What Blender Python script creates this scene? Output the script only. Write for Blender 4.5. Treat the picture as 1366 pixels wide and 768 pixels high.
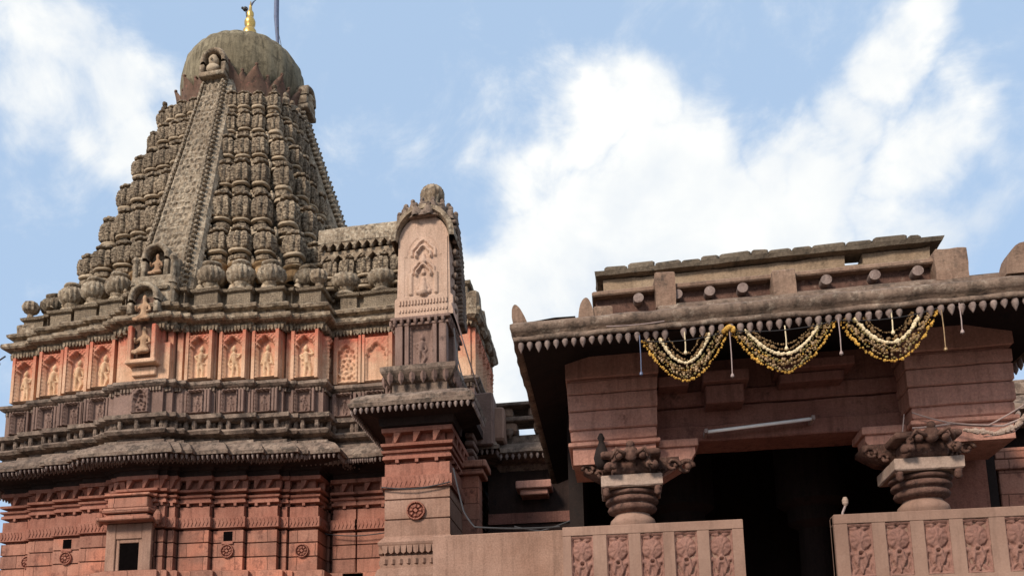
import bpy, bmesh, math, random
from math import sin, cos, pi, radians, sqrt, atan, exp
from mathutils import Vector, Matrix, noise
random.seed(7)
S = bpy.context.scene
for o in list(bpy.data.objects): bpy.data.objects.remove(o)

# ------------------------------------------------------------------ camera
cam = bpy.data.cameras.new('camera'); co = bpy.data.objects.new('camera', cam); S.collection.objects.link(co)
cam.sensor_width = 36; cam.lens = 36 * 1220 / 1366
cam.shift_x = (683 - 560) / 1366; cam.shift_y = (753 - 384) / 1366
cam.clip_end = 2000
co.location = (0, 0, 1.6)
co.rotation_euler = (radians(90) + atan(227 / 1220), 0, radians(12.3))
S.camera = co

# ------------------------------------------------------------------ light
S.view_settings.view_transform = 'Standard'; S.view_settings.look = 'None'
S.view_settings.exposure = 0.93; S.view_settings.gamma = 1
SUN_EL, SUN_AZ = radians(34), radians(28)      # azimuth: how far left of straight behind the camera
sd = Vector((-sin(SUN_AZ) * cos(SUN_EL), -cos(SUN_AZ) * cos(SUN_EL), sin(SUN_EL)))
sl = bpy.data.lights.new('sun', 'SUN'); sl.energy = 2.2; sl.angle = radians(13); sl.color = (1, .89, .77)
so = bpy.data.objects.new('sun', sl); S.collection.objects.link(so)
so.rotation_euler = sd.to_track_quat('Z', 'Y').to_euler(); so.location = (-20, -20, 40)

class NT:
    """tiny node-graph helper"""
    def __init__(s, nt): s.nt = nt; s.N = nt.nodes; s.L = nt.links
    def n(s, t, **k):
        x = s.N.new(t)
        for a, b in k.items(): setattr(x, a, b)
        return x
    def put(s, sock, v):
        if isinstance(v, bpy.types.NodeSocket): s.L.new(v, sock)
        else: sock.default_value = v
    def m(s, op, a, b=0.0, c=None, clamp=False):
        x = s.n('ShaderNodeMath', operation=op, use_clamp=clamp); s.put(x.inputs[0], a); s.put(x.inputs[1], b)
        if c is not None: s.put(x.inputs[2], c)
        return x.outputs[0]
    def vm(s, op, a, b=(0, 0, 0)):
        x = s.n('ShaderNodeVectorMath', operation=op); s.put(x.inputs[0], a); s.put(x.inputs[1], b)
        return x.outputs['Value'] if op in ('DOT_PRODUCT', 'LENGTH', 'DISTANCE') else x.outputs[0]
    def mix(s, f, a, b, bt='MIX'):
        x = s.n('ShaderNodeMix', data_type='RGBA', blend_type=bt); s.put(x.inputs[0], f)
        for i, v in ((6, a), (7, b)):
            if not isinstance(v, bpy.types.NodeSocket) and len(v) == 3: v = (*v, 1)
            s.put(x.inputs[i], v)
        return x.outputs[2]
    def rng(s, v, a, b, c=0.0, d=1.0, smooth=False):
        x = s.n('ShaderNodeMapRange', clamp=True)
        if smooth: x.interpolation_type = 'SMOOTHSTEP'
        s.put(x.inputs[0], v)
        for i, q in enumerate((a, b, c, d)): x.inputs[i + 1].default_value = q
        return x.outputs[0]
    def noise(s, vec, scale, detail=4, rough=.6, dist=0.0):
        x = s.n('ShaderNodeTexNoise'); s.put(x.inputs['Vector'], vec); x.inputs['Scale'].default_value = scale
        x.inputs['Detail'].default_value = detail; x.inputs['Roughness'].default_value = rough; x.inputs['Distortion'].default_value = dist
        return x.outputs[0]

w = bpy.data.worlds.new('World'); S.world = w; w.use_nodes = True
g = NT(w.node_tree); w.node_tree.nodes.clear()
sky = g.n('ShaderNodeTexSky', sky_type='NISHITA'); sky.sun_disc = False
sky.sun_elevation = SUN_EL; sky.sun_rotation = pi + SUN_AZ; sky.dust_density = 1.5; sky.air_density = 1.0
dirv = g.vm('NORMALIZE', g.n('ShaderNodeTexCoord').outputs['Generated'])
# cloud banks: unit direction, angular radius (rad), weight
CLOUDS = [((0.2652, 0.7636, 0.5888), 0.0536, 1), ((0.2482, 0.7864, 0.5657), 0.0662, 1.1), ((0.2945, 0.806, 0.5134), 0.078, 1), ((0.2215, 0.8172, 0.5321), 0.0692, 1), ((0.1588, 0.83, 0.5347), 0.0653, 0.95), ((0.1054, 0.8287, 0.5497), 0.0593, 0.8), ((0.0295, 0.8164, 0.5767), 0.0743, 1), ((-0.0209, 0.8206, 0.5711), 0.0808, 1), ((-0.0737, 0.8303, 0.5524), 0.0739, 0.85), ((0.0702, 0.8614, 0.5031), 0.147, 1.3), ((0.1926, 0.8542, 0.4829), 0.1189, 1.2), ((-0.0338, 0.8751, 0.4827), 0.139, 1.25), ((-0.1131, 0.8871, 0.4476), 0.1066, 1.1), ((-0.1179, 0.9155, 0.3848), 0.1181, 1.1), ((0.2847, 0.8428, 0.4567), 0.0946, 0.9), ((0.3389, 0.8214, 0.4588), 0.0685, 0.55), ((0.14, 0.8789, 0.4561), 0.1651, 1.2), ((-0.4776, 0.6381, 0.6039), 0.0896, 0.85), ((-0.4462, 0.6744, 0.5883), 0.0934, 1), ((-0.427, 0.7121, 0.5573), 0.0791, 0.95), ((-0.4953, 0.6574, 0.568), 0.0741, 0.7), ((-0.4478, 0.649, 0.6151), 0.0743, 0.7), ((0.141, 0.7571, 0.6379), 0.0222, 0.7), ((-0.1155, 0.8085, 0.577), 0.037, 0.45), ((-0.4904, 0.611, 0.6214), 0.0469, 0.6), ((-0.4091, 0.7404, 0.5334), 0.0539, 0.55)]
warp = g.n('ShaderNodeTexNoise'); g.put(warp.inputs['Vector'], dirv); warp.inputs['Scale'].default_value = 9; warp.inputs['Detail'].default_value = 5
wv = g.vm('MULTIPLY', g.vm('SUBTRACT', warp.outputs['Color'], (.5, .5, .5)), (.16, .16, .16))
wd = g.vm('ADD', dirv, wv)
tot = None
for (d, r, wt) in CLOUDS:
    dist = g.vm('DISTANCE', wd, d)
    v = g.m('MULTIPLY', g.rng(dist, r, r * .15, 0, 1, True), wt)
    tot = v if tot is None else g.m('MAXIMUM', tot, v)
fb = g.noise(g.vm('MULTIPLY', dirv, (1, 1, 1.4)), 9, 12, .66, .5)
fb2 = g.noise(dirv, 22, 6, .6, .2)
far = g.rng(g.vm('DOT_PRODUCT', dirv, (-.2, .97, .2)), .70, .40, .10, .45)
cl = g.m('ADD', g.m('ADD', tot, far), g.m('MULTIPLY', g.m('SUBTRACT', fb, .5), 1.5))
cl = g.m('ADD', cl, g.m('MULTIPLY', g.m('SUBTRACT', fb2, .5), .75))
mask = g.rng(cl, .05, 1.10, 0, 1, True)
haze = g.mix(.70, sky.outputs[0], (5.7, 7.7, 10.5))
dens = g.noise(g.vm('ADD', dirv, (3, 1, 2)), 6, 6, .55, .3)
cc = g.mix(g.rng(dens, .35, .62), (7.9, 8.5, 9.2), (10.9, 10.8, 10.3))
colr = g.mix(mask, haze, cc)
bg = g.n('ShaderNodeBackground'); g.put(bg.inputs[0], colr); bg.inputs[1].default_value = .053
wo = g.n('ShaderNodeOutputWorld'); g.L.new(bg.outputs[0], wo.inputs[0])

# ------------------------------------------------------------------ materials
def stone(name, c1, c2, dark=(.05, .045, .035), light=(.42, .38, .31), scale=2.0, dk=.3, lt=.2, bump=.5,
          joints=None, carve=None, top_red=None, streak=.35, rough=.9, grain=.25, patch=None):
    m = bpy.data.materials.new(name); m.use_nodes = True; m.node_tree.nodes.clear(); t = NT(m.node_tree)
    P = t.n('ShaderNodeNewGeometry').outputs['Position']
    c1 = tuple(x * .80 for x in c1); c2 = tuple(x * .82 for x in c2)
    n1 = t.noise(P, scale, 7, .65)
    n2 = t.noise(t.vm('ADD', P, (7.3, 1.1, 3.7)), scale * 2.7, 8, .7)
    n3 = t.noise(t.vm('ADD', P, (2.3, 9.1, 5.2)), scale * 3.3, 8, .72)
    fine = t.noise(P, 38, 6, .7)
    col = t.mix(t.rng(n1, .36, .64), c1, c2)
    if top_red:                                   # red at the top of the band, cream stone below
        z = t.n('ShaderNodeSeparateXYZ'); t.put(z.inputs[0], P)
        zz = t.m('ADD', z.outputs[2], t.m('MULTIPLY', t.m('SUBTRACT', n2, .5), 1.3))
        col = t.mix(t.rng(zz, top_red[0], top_red[1]), col, top_red[2])
    if patch:
        n4 = t.noise(t.vm('MULTIPLY', P, (1.3, 1.3, 1.9)), .9, 3, .5)
        col = t.mix(t.rng(n4, .50, .62, 0, .75), col, patch)
    h = None
    if joints:
        sx = t.n('ShaderNodeSeparateXYZ'); t.put(sx.inputs[0], P)
        cx = t.n('ShaderNodeCombineXYZ'); wob = t.noise(P, 2.2, 4, .6); t.put(cx.inputs[0], t.m('ADD', t.m('ADD', sx.outputs[0], sx.outputs[1]), t.m('MULTIPLY', wob, .10))); t.put(cx.inputs[1], t.m('ADD', sx.outputs[2], t.m('MULTIPLY', n2, .035)))
        b = t.n('ShaderNodeTexBrick'); t.put(b.inputs['Vector'], cx.outputs[0]); b.inputs['Scale'].default_value = 1
        b.inputs['Brick Width'].default_value = joints[0]; b.inputs['Row Height'].default_value = joints[1]
        b.inputs['Mortar Size'].default_value = .009; b.inputs['Mortar Smooth'].default_value = .3
        b.inputs['Color1'].default_value = (.72, .72, .72, 1); b.inputs['Color2'].default_value = (1.15, 1.1, 1.05, 1); b.inputs['Mortar'].default_value = (.3, .27, .25, 1)
        col = t.mix(.8, col, b.outputs[0], 'MULTIPLY'); h = b.outputs['Fac']
    col = t.mix(t.rng(n2, .70 - dk * .5, .80 - dk * .45, 0, .8), col, dark)
    col = t.mix(t.rng(n3, .72 - lt * .5, .86 - lt * .4, 0, .75), col, light)
    st = t.noise(t.vm('MULTIPLY', P, (7, 7, .55)), 1.5, 7, .68)
    big = t.noise(t.vm('ADD', P, (4.1, 8.8, 1.9)), .75, 5, .6)
    col = t.mix(t.rng(big, .42, .66, 0, .38), col, tuple(x * .45 for x in c1))
    col = t.mix(t.rng(st, .48, .70, 0, min(1, streak * 1.5)), col, tuple(x * .35 for x in c1))
    col = t.mix(1, col, t.mix(t.rng(fine, .3, .7), (1 - grain,) * 3, (1 + grain,) * 3), 'MULTIPLY')
    bs = t.n('ShaderNodeBsdfPrincipled'); t.put(bs.inputs['Base Color'], col); bs.inputs['Roughness'].default_value = rough
    bs.inputs['Specular IOR Level'].default_value = .25
    hh = t.m('ADD', t.m('MULTIPLY', n2, .6), t.m('MULTIPLY', fine, .35))
    bm_ = t.n('ShaderNodeBump'); bm_.inputs['Strength'].default_value = bump; bm_.inputs['Distance'].default_value = .035; t.put(bm_.inputs['Height'], hh)
    nn = bm_.outputs[0]
    if h is not None:
        b2 = t.n('ShaderNodeBump', invert=True); b2.inputs['Strength'].default_value = .8; b2.inputs['Distance'].default_value = .012
        t.put(b2.inputs['Height'], h); t.put(b2.inputs['Normal'], nn); nn = b2.outputs[0]
    if carve:
        v = t.n('ShaderNodeTexVoronoi', feature='DISTANCE_TO_EDGE'); t.put(v.inputs['Vector'], P); v.inputs['Scale'].default_value = carve[0]; v.inputs['Randomness'].default_value = .6
        e = t.rng(v.outputs[0], 0, .22)
        col2 = t.mix(t.rng(v.outputs[0], 0, .12, .45, 0), col, tuple(x * .3 for x in c1)); t.put(bs.inputs['Base Color'], col2)
        b3 = t.n('ShaderNodeBump'); b3.inputs['Strength'].default_value = 1; b3.inputs['Distance'].default_value = carve[1]
        t.put(b3.inputs['Height'], e); t.put(b3.inputs['Normal'], nn); nn = b3.outputs[0]
    t.put(bs.inputs['Normal'], nn)
    o = t.n('ShaderNodeOutputMaterial'); t.L.new(bs.outputs[0], o.inputs[0])
    return m
def plain(name, c, rough=.5, metal=0.0, var=.2):
    m = bpy.data.materials.new(name); m.use_nodes = True; m.node_tree.nodes.clear(); t = NT(m.node_tree)
    P = t.n('ShaderNodeNewGeometry').outputs['Position']
    n1 = t.noise(P, 14, 5, .6)
    bs = t.n('ShaderNodeBsdfPrincipled'); t.put(bs.inputs['Base Color'], t.mix(t.rng(n1, .3, .7), tuple(x * (1 - var) for x in c), tuple(min(1, x * (1 + var)) for x in c)))
    bs.inputs['Roughness'].default_value = rough; bs.inputs['Metallic'].default_value = metal
    o = t.n('ShaderNodeOutputMaterial'); t.L.new(bs.outputs[0], o.inputs[0]); return m

M = {}
M['tower'] = stone('weathered brown stone', (.26, .185, .122), (.42, .315, .215), dark=(.045, .033, .024), light=(.60, .50, .37), scale=3.0, dk=.46, lt=.46, bump=.8)
M['tower_carved'] = stone('carved weathered stone', (.32, .24, .165), (.46, .36, .25), dark=(.05, .04, .03), light=(.45, .40, .31), scale=2.4, dk=.28, lt=.25, bump=.6, carve=(24, .014))
M['colbody'] = stone('dark lichened column stone', (.140, .095, .062), (.30, .218, .145), dark=(.028, .021, .016), light=(.58, .46, .32), scale=4.6, dk=.56, lt=.56, bump=.9)
M['ring'] = stone('pale ring stone', (.50, .38, .255), (.62, .49, .345), dark=(.08, .06, .04), light=(.52, .46, .36), scale=3.2, dk=.25, lt=.3, bump=.7)
M['soffit'] = stone('shade-coloured underside stone', (.035, .02, .016), (.06, .035, .028), dark=(.015, .012, .012), light=(.09, .06, .05), scale=1.6, dk=.3, lt=.05)  # under-eave shade is put into this stone's colour
M['roofdark'] = stone('dark weathered roof roll', (.20, .135, .10), (.30, .21, .155), dark=(.055, .04, .03), light=(.50, .41, .32), scale=2.1, dk=.42, lt=.36, bump=.9)
M['pend'] = stone('grey pendant stone', (.25, .175, .15), (.38, .29, .25), dark=(.09, .06, .05), light=(.55, .47, .42), scale=4.2, dk=.3, lt=.25, bump=.4)
M['umber'] = stone('dark umber bracket stone', (.13, .065, .048), (.21, .115, .085), dark=(.03, .018, .015), light=(.42, .29, .22), scale=5, dk=.35, lt=.30, bump=.6)
M['ochre'] = stone('ochre plaster stone', (.44, .27, .13), (.50, .34, .19), dark=(.10, .07, .04), scale=3, dk=.2, lt=.1)
M['spine'] = stone('spine stone', (.28, .205, .138), (.43, .335, .235), dark=(.055, .042, .03), light=(.62, .53, .40), scale=3.6, dk=.44, lt=.50, bump=.7)
M['dome'] = stone('lichened dome stone', (.215, .175, .11), (.31, .26, .17), dark=(.085, .068, .042), light=(.38, .31, .22), scale=1.7, dk=.36, lt=.22, bump=.9, streak=.75)
M['petal'] = stone('reddened petal stone', (.17, .095, .065), (.24, .15, .105), dark=(.05, .035, .028), light=(.52, .20, .16), scale=3, dk=.35, lt=.30)
M['eave'] = stone('blackened eave stone', (.225, .155, .118), (.34, .25, .19), dark=(.042, .033, .027), light=(.52, .41, .32), scale=2.4, dk=.46, lt=.32, bump=.8)
M['attic'] = stone('purple brown stone', (.235, .145, .115), (.32, .21, .17), dark=(.05, .032, .03), light=(.36, .27, .23), scale=1.5, dk=.22, lt=.12, bump=.6)
M['band'] = stone('red and cream band stone', (.70, .405, .25), (.79, .51, .34), dark=(.24, .10, .06), light=(.80, .56, .38), scale=2.0, dk=.16, lt=.18, bump=.6, top_red=(9.50, 10.35, (.52, .115, .07)), streak=.3)
M['figure'] = stone('pale carved figure stone', (.72, .45, .26), (.82, .56, .36), dark=(.28, .12, .07), light=(.84, .64, .46), scale=4, dk=.2, lt=.3)
M['wall'] = stone('pink sandstone', (.385, .172, .120), (.49, .245, .175), dark=(.12, .05, .038), light=(.52, .36, .27), scale=1.3, dk=.30, lt=.12, bump=.45, joints=(.78, .31), patch=(.50, .20, .13), streak=.3)
M['trim'] = stone('red sandstone trim', (.35, .135, .092), (.45, .205, .145), dark=(.10, .04, .03), light=(.44, .30, .23), scale=1.6, dk=.2, lt=.12, bump=.5)
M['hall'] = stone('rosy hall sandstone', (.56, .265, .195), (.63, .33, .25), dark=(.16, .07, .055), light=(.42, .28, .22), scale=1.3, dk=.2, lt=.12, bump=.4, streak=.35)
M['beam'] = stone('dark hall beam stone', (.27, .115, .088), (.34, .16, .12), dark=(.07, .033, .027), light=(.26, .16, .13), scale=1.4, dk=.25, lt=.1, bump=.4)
M['shade_stone'] = stone('shade-coloured interior stone', (.022, .014, .012), (.032, .02, .017), dark=(.012, .01, .01), light=(.04, .03, .025), scale=1.2, dk=.3, lt=.05, bump=.3)  # interior and under-eave shade put into the colour, near black
M['rail'] = stone('tan balustrade stone', (.34, .20, .145), (.40, .25, .185), dark=(.17, .085, .06), light=(.46, .33, .26), scale=1.6, dk=.14, lt=.16, bump=.25, streak=.25, grain=.10)
M['panel'] = stone('carved rail panel stone', (.30, .15, .115), (.36, .19, .145), dark=(.13, .055, .045), light=(.42, .28, .22), scale=4, dk=.2, lt=.12, bump=.3, streak=.1)
M['cap'] = stone('pale capital stone', (.43, .30, .235), (.50, .37, .295), dark=(.18, .11, .09), scale=3, dk=.15, lt=.15, bump=.3, streak=.15)
M['cream'] = stone('cream pink aedicule stone', (.62, .41, .30), (.70, .49, .37), dark=(.28, .17, .12), light=(.72, .56, .44), scale=1.6, dk=.16, lt=.16, bump=.45, streak=.25)
M['roof'] = stone('hall roof stone', (.27, .165, .115), (.36, .24, .17), dark=(.06, .045, .035), light=(.47, .37, .29), scale=1.5, dk=.32, lt=.2, bump=.7)
M['parapet'] = stone('ochre parapet masonry', (.34, .235, .15), (.42, .31, .21), dark=(.10, .075, .05), light=(.48, .40, .31), scale=1.8, dk=.22, lt=.2, bump=.7)
M['lichen'] = stone('lichened coping', (.15, .115, .082), (.23, .18, .13), dark=(.04, .035, .028), light=(.34, .31, .24), scale=3, dk=.35, lt=.2, bump=.8)
M['lowwall'] = stone('smooth tan wall', (.36, .205, .145), (.44, .27, .20), dark=(.22, .11, .07), light=(.48, .35, .27), scale=1.2, dk=.12, lt=.14, bump=.3, streak=.3)
M['statue'] = stone('worn orange statue stone', (.50, .29, .17), (.60, .40, .25), dark=(.2, .08, .05), light=(.62, .48, .34), scale=5, dk=.2, lt=.2)
M['black'] = plain('black panel for dark opening', (.004, .003, .003), 1.0)  # flat black panels stand in for the unlit depth of the windows
M['black'].node_tree.nodes['Principled BSDF'].inputs['Specular IOR Level'].default_value = 0
M['gold'] = plain('gilded metal', (.62, .40, .12), .35, .85)
M['gbead'] = plain('golden tinsel', (.60, .34, .07), .35, .35, .5)
M['cbead'] = plain('cream flower string', (.66, .53, .33), .6, 0, .25)
M['bbead'] = plain('bronze flower string', (.20, .12, .05), .5, .2, .5)
M['obead'] = plain('olive leaf string', (.20, .15, .05), .6, .1, .5)
M['cable'] = plain('black cable', (.03, .028, .03), .6)
M['pipe'] = plain('grey pink pipe', (.30, .22, .20), .6)
M['tube'] = plain('white lamp tube', (.93, .90, .88), .4, 0, .03)
M['steel'] = plain('grey blue painted steel', (.10, .12, .19), .5, .3)
M['ground'] = stone('courtyard paving', (.14, .11, .09), (.19, .15, .125), scale=.8, dk=.2, lt=.1, joints=(.9, .6))

# ------------------------------------------------------------------ mesh helpers
class MB:
    def __init__(s): s.v = []; s.f = []
    def box(s, x0, x1, y0, y1, z0, z1, ch=0.0):
        b = len(s.v)
        if ch:       # chamfered prism (vertical edges and top/bottom)
            for z, c in ((z0, ch), (z0 + ch, 0), (z1 - ch, 0), (z1, ch)):
                X0, X1, Y0, Y1 = x0 + c, x1 - c, y0 + c, y1 - c
                k = ch if c == 0 else ch * .6
                s.v += [(X0 + k, Y0, z), (X1 - k, Y0, z), (X1, Y0 + k, z), (X1, Y1 - k, z), (X1 - k, Y1, z), (X0 + k, Y1, z), (X0, Y1 - k, z), (X0, Y0 + k, z)]
            for r in range(3):
                for i in range(8): s.f.append((b + r * 8 + i, b + r * 8 + (i + 1) % 8, b + r * 8 + 8 + (i + 1) % 8, b + r * 8 + 8 + i))
            s.f.append(tuple(b + i for i in range(7, -1, -1))); s.f.append(tuple(b + 24 + i for i in range(8)))
        else:
            s.v += [(x0, y0, z0), (x1, y0, z0), (x1, y1, z0), (x0, y1, z0), (x0, y0, z1), (x1, y0, z1), (x1, y1, z1), (x0, y1, z1)]
            s.f += [(b, b + 3, b + 2, b + 1), (b + 4, b + 5, b + 6, b + 7), (b, b + 1, b + 5, b + 4), (b + 1, b + 2, b + 6, b + 5), (b + 2, b + 3, b + 7, b + 6), (b + 3, b, b + 4, b + 7)]
        return s
    def rbox(s, x0, x1, y0, y1, z0, z1, ch=.012, step=.16):
        k = max(1, int((z1 - z0) / step)); b = len(s.v)
        pr_ = [(-ch, z0), (0, z0 + ch)] + [(0, z0 + ch + (z1 - z0 - 2 * ch) * i / k) for i in range(1, k)] + [(0, z1 - ch), (-ch, z1)]
        s.sweep([(x0, y0), (x1, y0), (x1, y1), (x0, y1)], pr_, True, step); n = (len(s.v) - b) // len(pr_)
        s.f.append(tuple(b + i for i in range(n - 1, -1, -1))); s.f.append(tuple(len(s.v) - n + i for i in range(n)))
        return s
    def lathe(s, cx, cy, prof, seg=16, flute=0, amp=0.0, sq=0.0, cap=True):
        b = len(s.v)
        for r, z in prof:
            for i in range(seg):
                a = 2 * pi * i / seg
                rr = r * (1 + (amp * (abs(cos(a * flute / 2)) - .6) if flute else 0))
                if sq:
                    q = 1 / max(abs(cos(a)), abs(sin(a))); rr *= 1 + sq * (q - 1)
                s.v.append((cx + rr * cos(a), cy + rr * sin(a), z))
        n = len(prof)
        for j in range(n - 1):
            for i in range(seg):
                k = (i + 1) % seg
                s.f.append((b + j * seg + i, b + j * seg + k, b + (j + 1) * seg + k, b + (j + 1) * seg + i))
        if cap:
            s.f.append(tuple(b + i for i in range(seg - 1, -1, -1))); s.f.append(tuple(b + (n - 1) * seg + i for i in range(seg)))
        return s
    def tube(s, pts, r, seg=6):
        b = len(s.v); pts = [Vector(p) for p in pts]; n = len(pts)
        for i, p in enumerate(pts):
            d = (pts[min(i + 1, n - 1)] - pts[max(i - 1, 0)]).normalized()
            a = Vector((0, 0, 1)) if abs(d.z) < .9 else Vector((1, 0, 0))
            u = d.cross(a).normalized(); v = d.cross(u)
            rr = r[i] if isinstance(r, (list, tuple)) else r
            for k in range(seg):
                t = 2 * pi * k / seg; q = p + (u * cos(t) + v * sin(t)) * rr; s.v.append(tuple(q))
        for i in range(n - 1):
            for k in range(seg):
                l = (k + 1) % seg; s.f.append((b + i * seg + k, b + i * seg + l, b + (i + 1) * seg + l, b + (i + 1) * seg + k))
        s.f.append(tuple(b + k for k in range(seg - 1, -1, -1))); s.f.append(tuple(b + (n - 1) * seg + k for k in range(seg)))
        return s
    def ball(s, c, r, seg=8, rings=5, sc=(1, 1, 1)):
        b = len(s.v)
        s.v.append((c[0], c[1], c[2] - r * sc[2]))
        for j in range(1, rings):
            p = -pi / 2 + pi * j / rings
            for i in range(seg):
                a = 2 * pi * i / seg; s.v.append((c[0] + r * cos(p) * cos(a) * sc[0], c[1] + r * cos(p) * sin(a) * sc[1], c[2] + r * sin(p) * sc[2]))
        s.v.append((c[0], c[1], c[2] + r * sc[2])); t = len(s.v) - 1
        for i in range(seg):
            k = (i + 1) % seg; s.f.append((b, b + 1 + k, b + 1 + i)); s.f.append((t, t - seg + i, t - seg + k))
            for j in range(rings - 2):
                o = b + 1 + j * seg; s.f.append((o + i, o + k, o + seg + k, o + seg + i))
        return s
    def extrude(s, poly, y0, y1):
        """polygon in XZ (counter-clockwise seen from -Y) extruded y0 (front) to y1"""
        b = len(s.v); n = len(poly)
        s.v += [(x, y0, z) for x, z in poly] + [(x, y1, z) for x, z in poly]
        s.f.append(tuple(b + i for i in range(n))); s.f.append(tuple(b + n + i for i in range(n - 1, -1, -1)))
        for i in range(n):
            k = (i + 1) % n; s.f.append((b + i, b + n + i, b + n + k, b + k))
        return s
    def grid(s, P, nx, ny):
        b = len(s.v)
        for j in range(ny + 1):
            for i in range(nx + 1): s.v.append(tuple(P(i / nx, j / ny)))
        for j in range(ny):
            for i in range(nx):
                q = b + j * (nx + 1) + i; s.f.append((q, q + 1, q + nx + 2, q + nx + 1))
        return s
    def sweep(s, path, prof, closed=False, step=0.0):
        """path: axis-aligned XY polyline, outside on its right; prof: (outward offset, z)"""
        pts = [Vector((p[0], p[1])) for p in path]; n = len(pts)
        if step:
            q = []; nrm = []
            for i in range(n if closed else n - 1):
                a, c = pts[i], pts[(i + 1) % n]; L = (c - a).length; k = max(1, int(round(L / step)))
                for j in range(k): q.append(a.lerp(c, j / k))
            if not closed: q.append(pts[-1])
            pts = q; n = len(pts)
        off = []
        for i in range(n):
            a = pts[i - 1] if (i > 0 or closed) else None; c = pts[(i + 1) % n] if (i < n - 1 or closed) else None
            ns = []
            if a is not None: d = (pts[i] - a).normalized(); ns.append(Vector((d.y, -d.x)))
            if c is not None: d = (c - pts[i]).normalized(); ns.append(Vector((d.y, -d.x)))
            if len(ns) == 1 or (ns[0] - ns[1]).length < .01: off.append(ns[0])
            else: off.append((ns[0] + ns[1]) / (1 + ns[0].dot(ns[1])))
        b = len(s.v)
        for d, z in prof:
            for i in range(n): s.v.append((pts[i].x + off[i].x * d, pts[i].y + off[i].y * d, z))
        for j in range(len(prof) - 1):
            for i in range(n if closed else n - 1):
                k = (i + 1) % n; s.f.append((b + j * n + i, b + j * n + k, b + (j + 1) * n + k, b + (j + 1) * n + i))
        return s
    def rough(s, amp, sc=3.0):
        for i, p in enumerate(s.v):
            q = Vector(p); nz = noise.noise_vector(q * sc) + noise.noise_vector(q * sc * 3.1) * .5
            s.v[i] = (p[0] + nz.x * amp, p[1] + nz.y * amp, p[2] + nz.z * amp)
        return s
    def move(s, dx=0, dy=0, dz=0, rz=0, sc=1):
        c, n = cos(rz), sin(rz)
        s.v = [((x * c - y * n) * sc + dx, (x * n + y * c) * sc + dy, z * sc + dz) for x, y, z in s.v]; return s
    def mesh(s, name, m, smooth=False):
        me = bpy.data.meshes.new(name); me.from_pydata(s.v, [], s.f); me.materials.append(M[m]); me.validate()
        if smooth: me.polygons.foreach_set('use_smooth', [True] * len(me.polygons))
        me.update(); return me
    def build(s, name, m, parent=None, smooth=False, bevel=0.0, label=None):
        o = bpy.data.objects.new(name, s.mesh(name, m, smooth)); S.collection.objects.link(o)
        if parent is not None:
            o.parent = parent; o.matrix_parent_inverse = Matrix.Translation(-Vector(parent.location)) if parent.type == 'EMPTY' else Matrix()
            if parent.type != 'EMPTY': o.matrix_parent_inverse = Matrix.Translation((0, 0, 0))
        if bevel:
            b = o.modifiers.new('bevel', 'BEVEL'); b.width = bevel; b.segments = 2; b.limit_method = 'ANGLE'; b.angle_limit = radians(40)
        if label: o['label'] = label
        return o
def thing(name, label, cat, loc, group=None):
    o = bpy.data.objects.new(name, None); S.collection.objects.link(o); o.location = loc; o.empty_display_size = .3
    o['label'] = label; o['category'] = cat
    if group: o['group'] = group
    return o
def tag(o, label, cat, group=None):
    o['label'] = label; o['category'] = cat
    if group: o['group'] = group
    return o
def inst(name, me, parent, loc, rz=0, sc=1.0):
    """one more part sharing mesh data"""
    o = bpy.data.objects.new(name, me); S.collection.objects.link(o); o.parent = parent
    o.matrix_parent_inverse = Matrix.Translation(-Vector(parent.location)) if parent.type == 'EMPTY' else Matrix()
    o.location = loc; o.rotation_euler = (0, 0, rz); o.scale = (sc, sc, sc) if isinstance(sc, (int, float)) else sc
    return o

# ------------------------------------------------------------------ relief carving (height fields facing -Y)
def cap_h(u, v, x0, y0, x1, y1, r0, r1, k=1.0):
    dx, dy = x1 - x0, y1 - y0; L = dx * dx + dy * dy
    t = 0 if L == 0 else max(0, min(1, ((u - x0) * dx + (v - y0) * dy) / L))
    r = r0 + (r1 - r0) * t; d2 = (u - x0 - dx * t) ** 2 + (v - y0 - dy * t) ** 2
    return sqrt(r * r - d2) * k if d2 < r * r else 0
def figure_field(seed):
    R = random.Random(seed); sw = R.choice([-1, 1]); hip = .02 * sw
    a1 = R.choice([(-.13, .50), (-.17, .62), (-.15, .40)]); a2 = R.choice([(.13, .46), (.17, .64), (.16, .38)])
    kn = R.choice([0, .05])
    caps = [(-.05, .04, -.045 + hip, .22, .032, .04), (-.045 + hip, .22, -.03 + hip, .42, .04, .055),
            (.06 + kn * sw, .04, .06 + kn, .22, .032, .04), (.06 + kn, .22, .035 + hip, .42, .04, .055),
            (hip, .42, -hip * .5, .62, .075, .085), (-.075, .63, a1[0], a1[1], .036, .028), (.075, .63, a2[0], a2[1], .036, .028),
            (a1[0], a1[1], a1[0] * .6, a1[1] + R.choice([-.1, .12]), .028, .03), (a2[0], a2[1], a2[0] * .55, a2[1] + R.choice([-.08, .12]), .028, .03),
            (-hip, .66, -hip, .74, .035, .035), (-hip, .76, -hip, .79, .062, .062), (-hip, .84, -hip, .88, .045, .02), (-.09, .03, .11, .03, .03, .03),
            (-.10, .40, .10, .40, .025, .025)]
    return lambda u, v: max(cap_h(u, v, *c) for c in caps)
def arch_in(u, v, hw, v0, vs, cusps=5, point=.0):
    """is (u,v) within an arched opening; half width hw, spring vs"""
    if abs(u) > hw or v < v0: return False
    if v < vs: return True
    a = math.atan2(v - vs, u); r = sqrt(u * u + (v - vs) ** 2)
    lim = hw * (1 - .16 * abs(cos(a * cusps / 1.0)) ** 2 + point * max(0, sin(a)) ** 8)
    return r < lim
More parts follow.
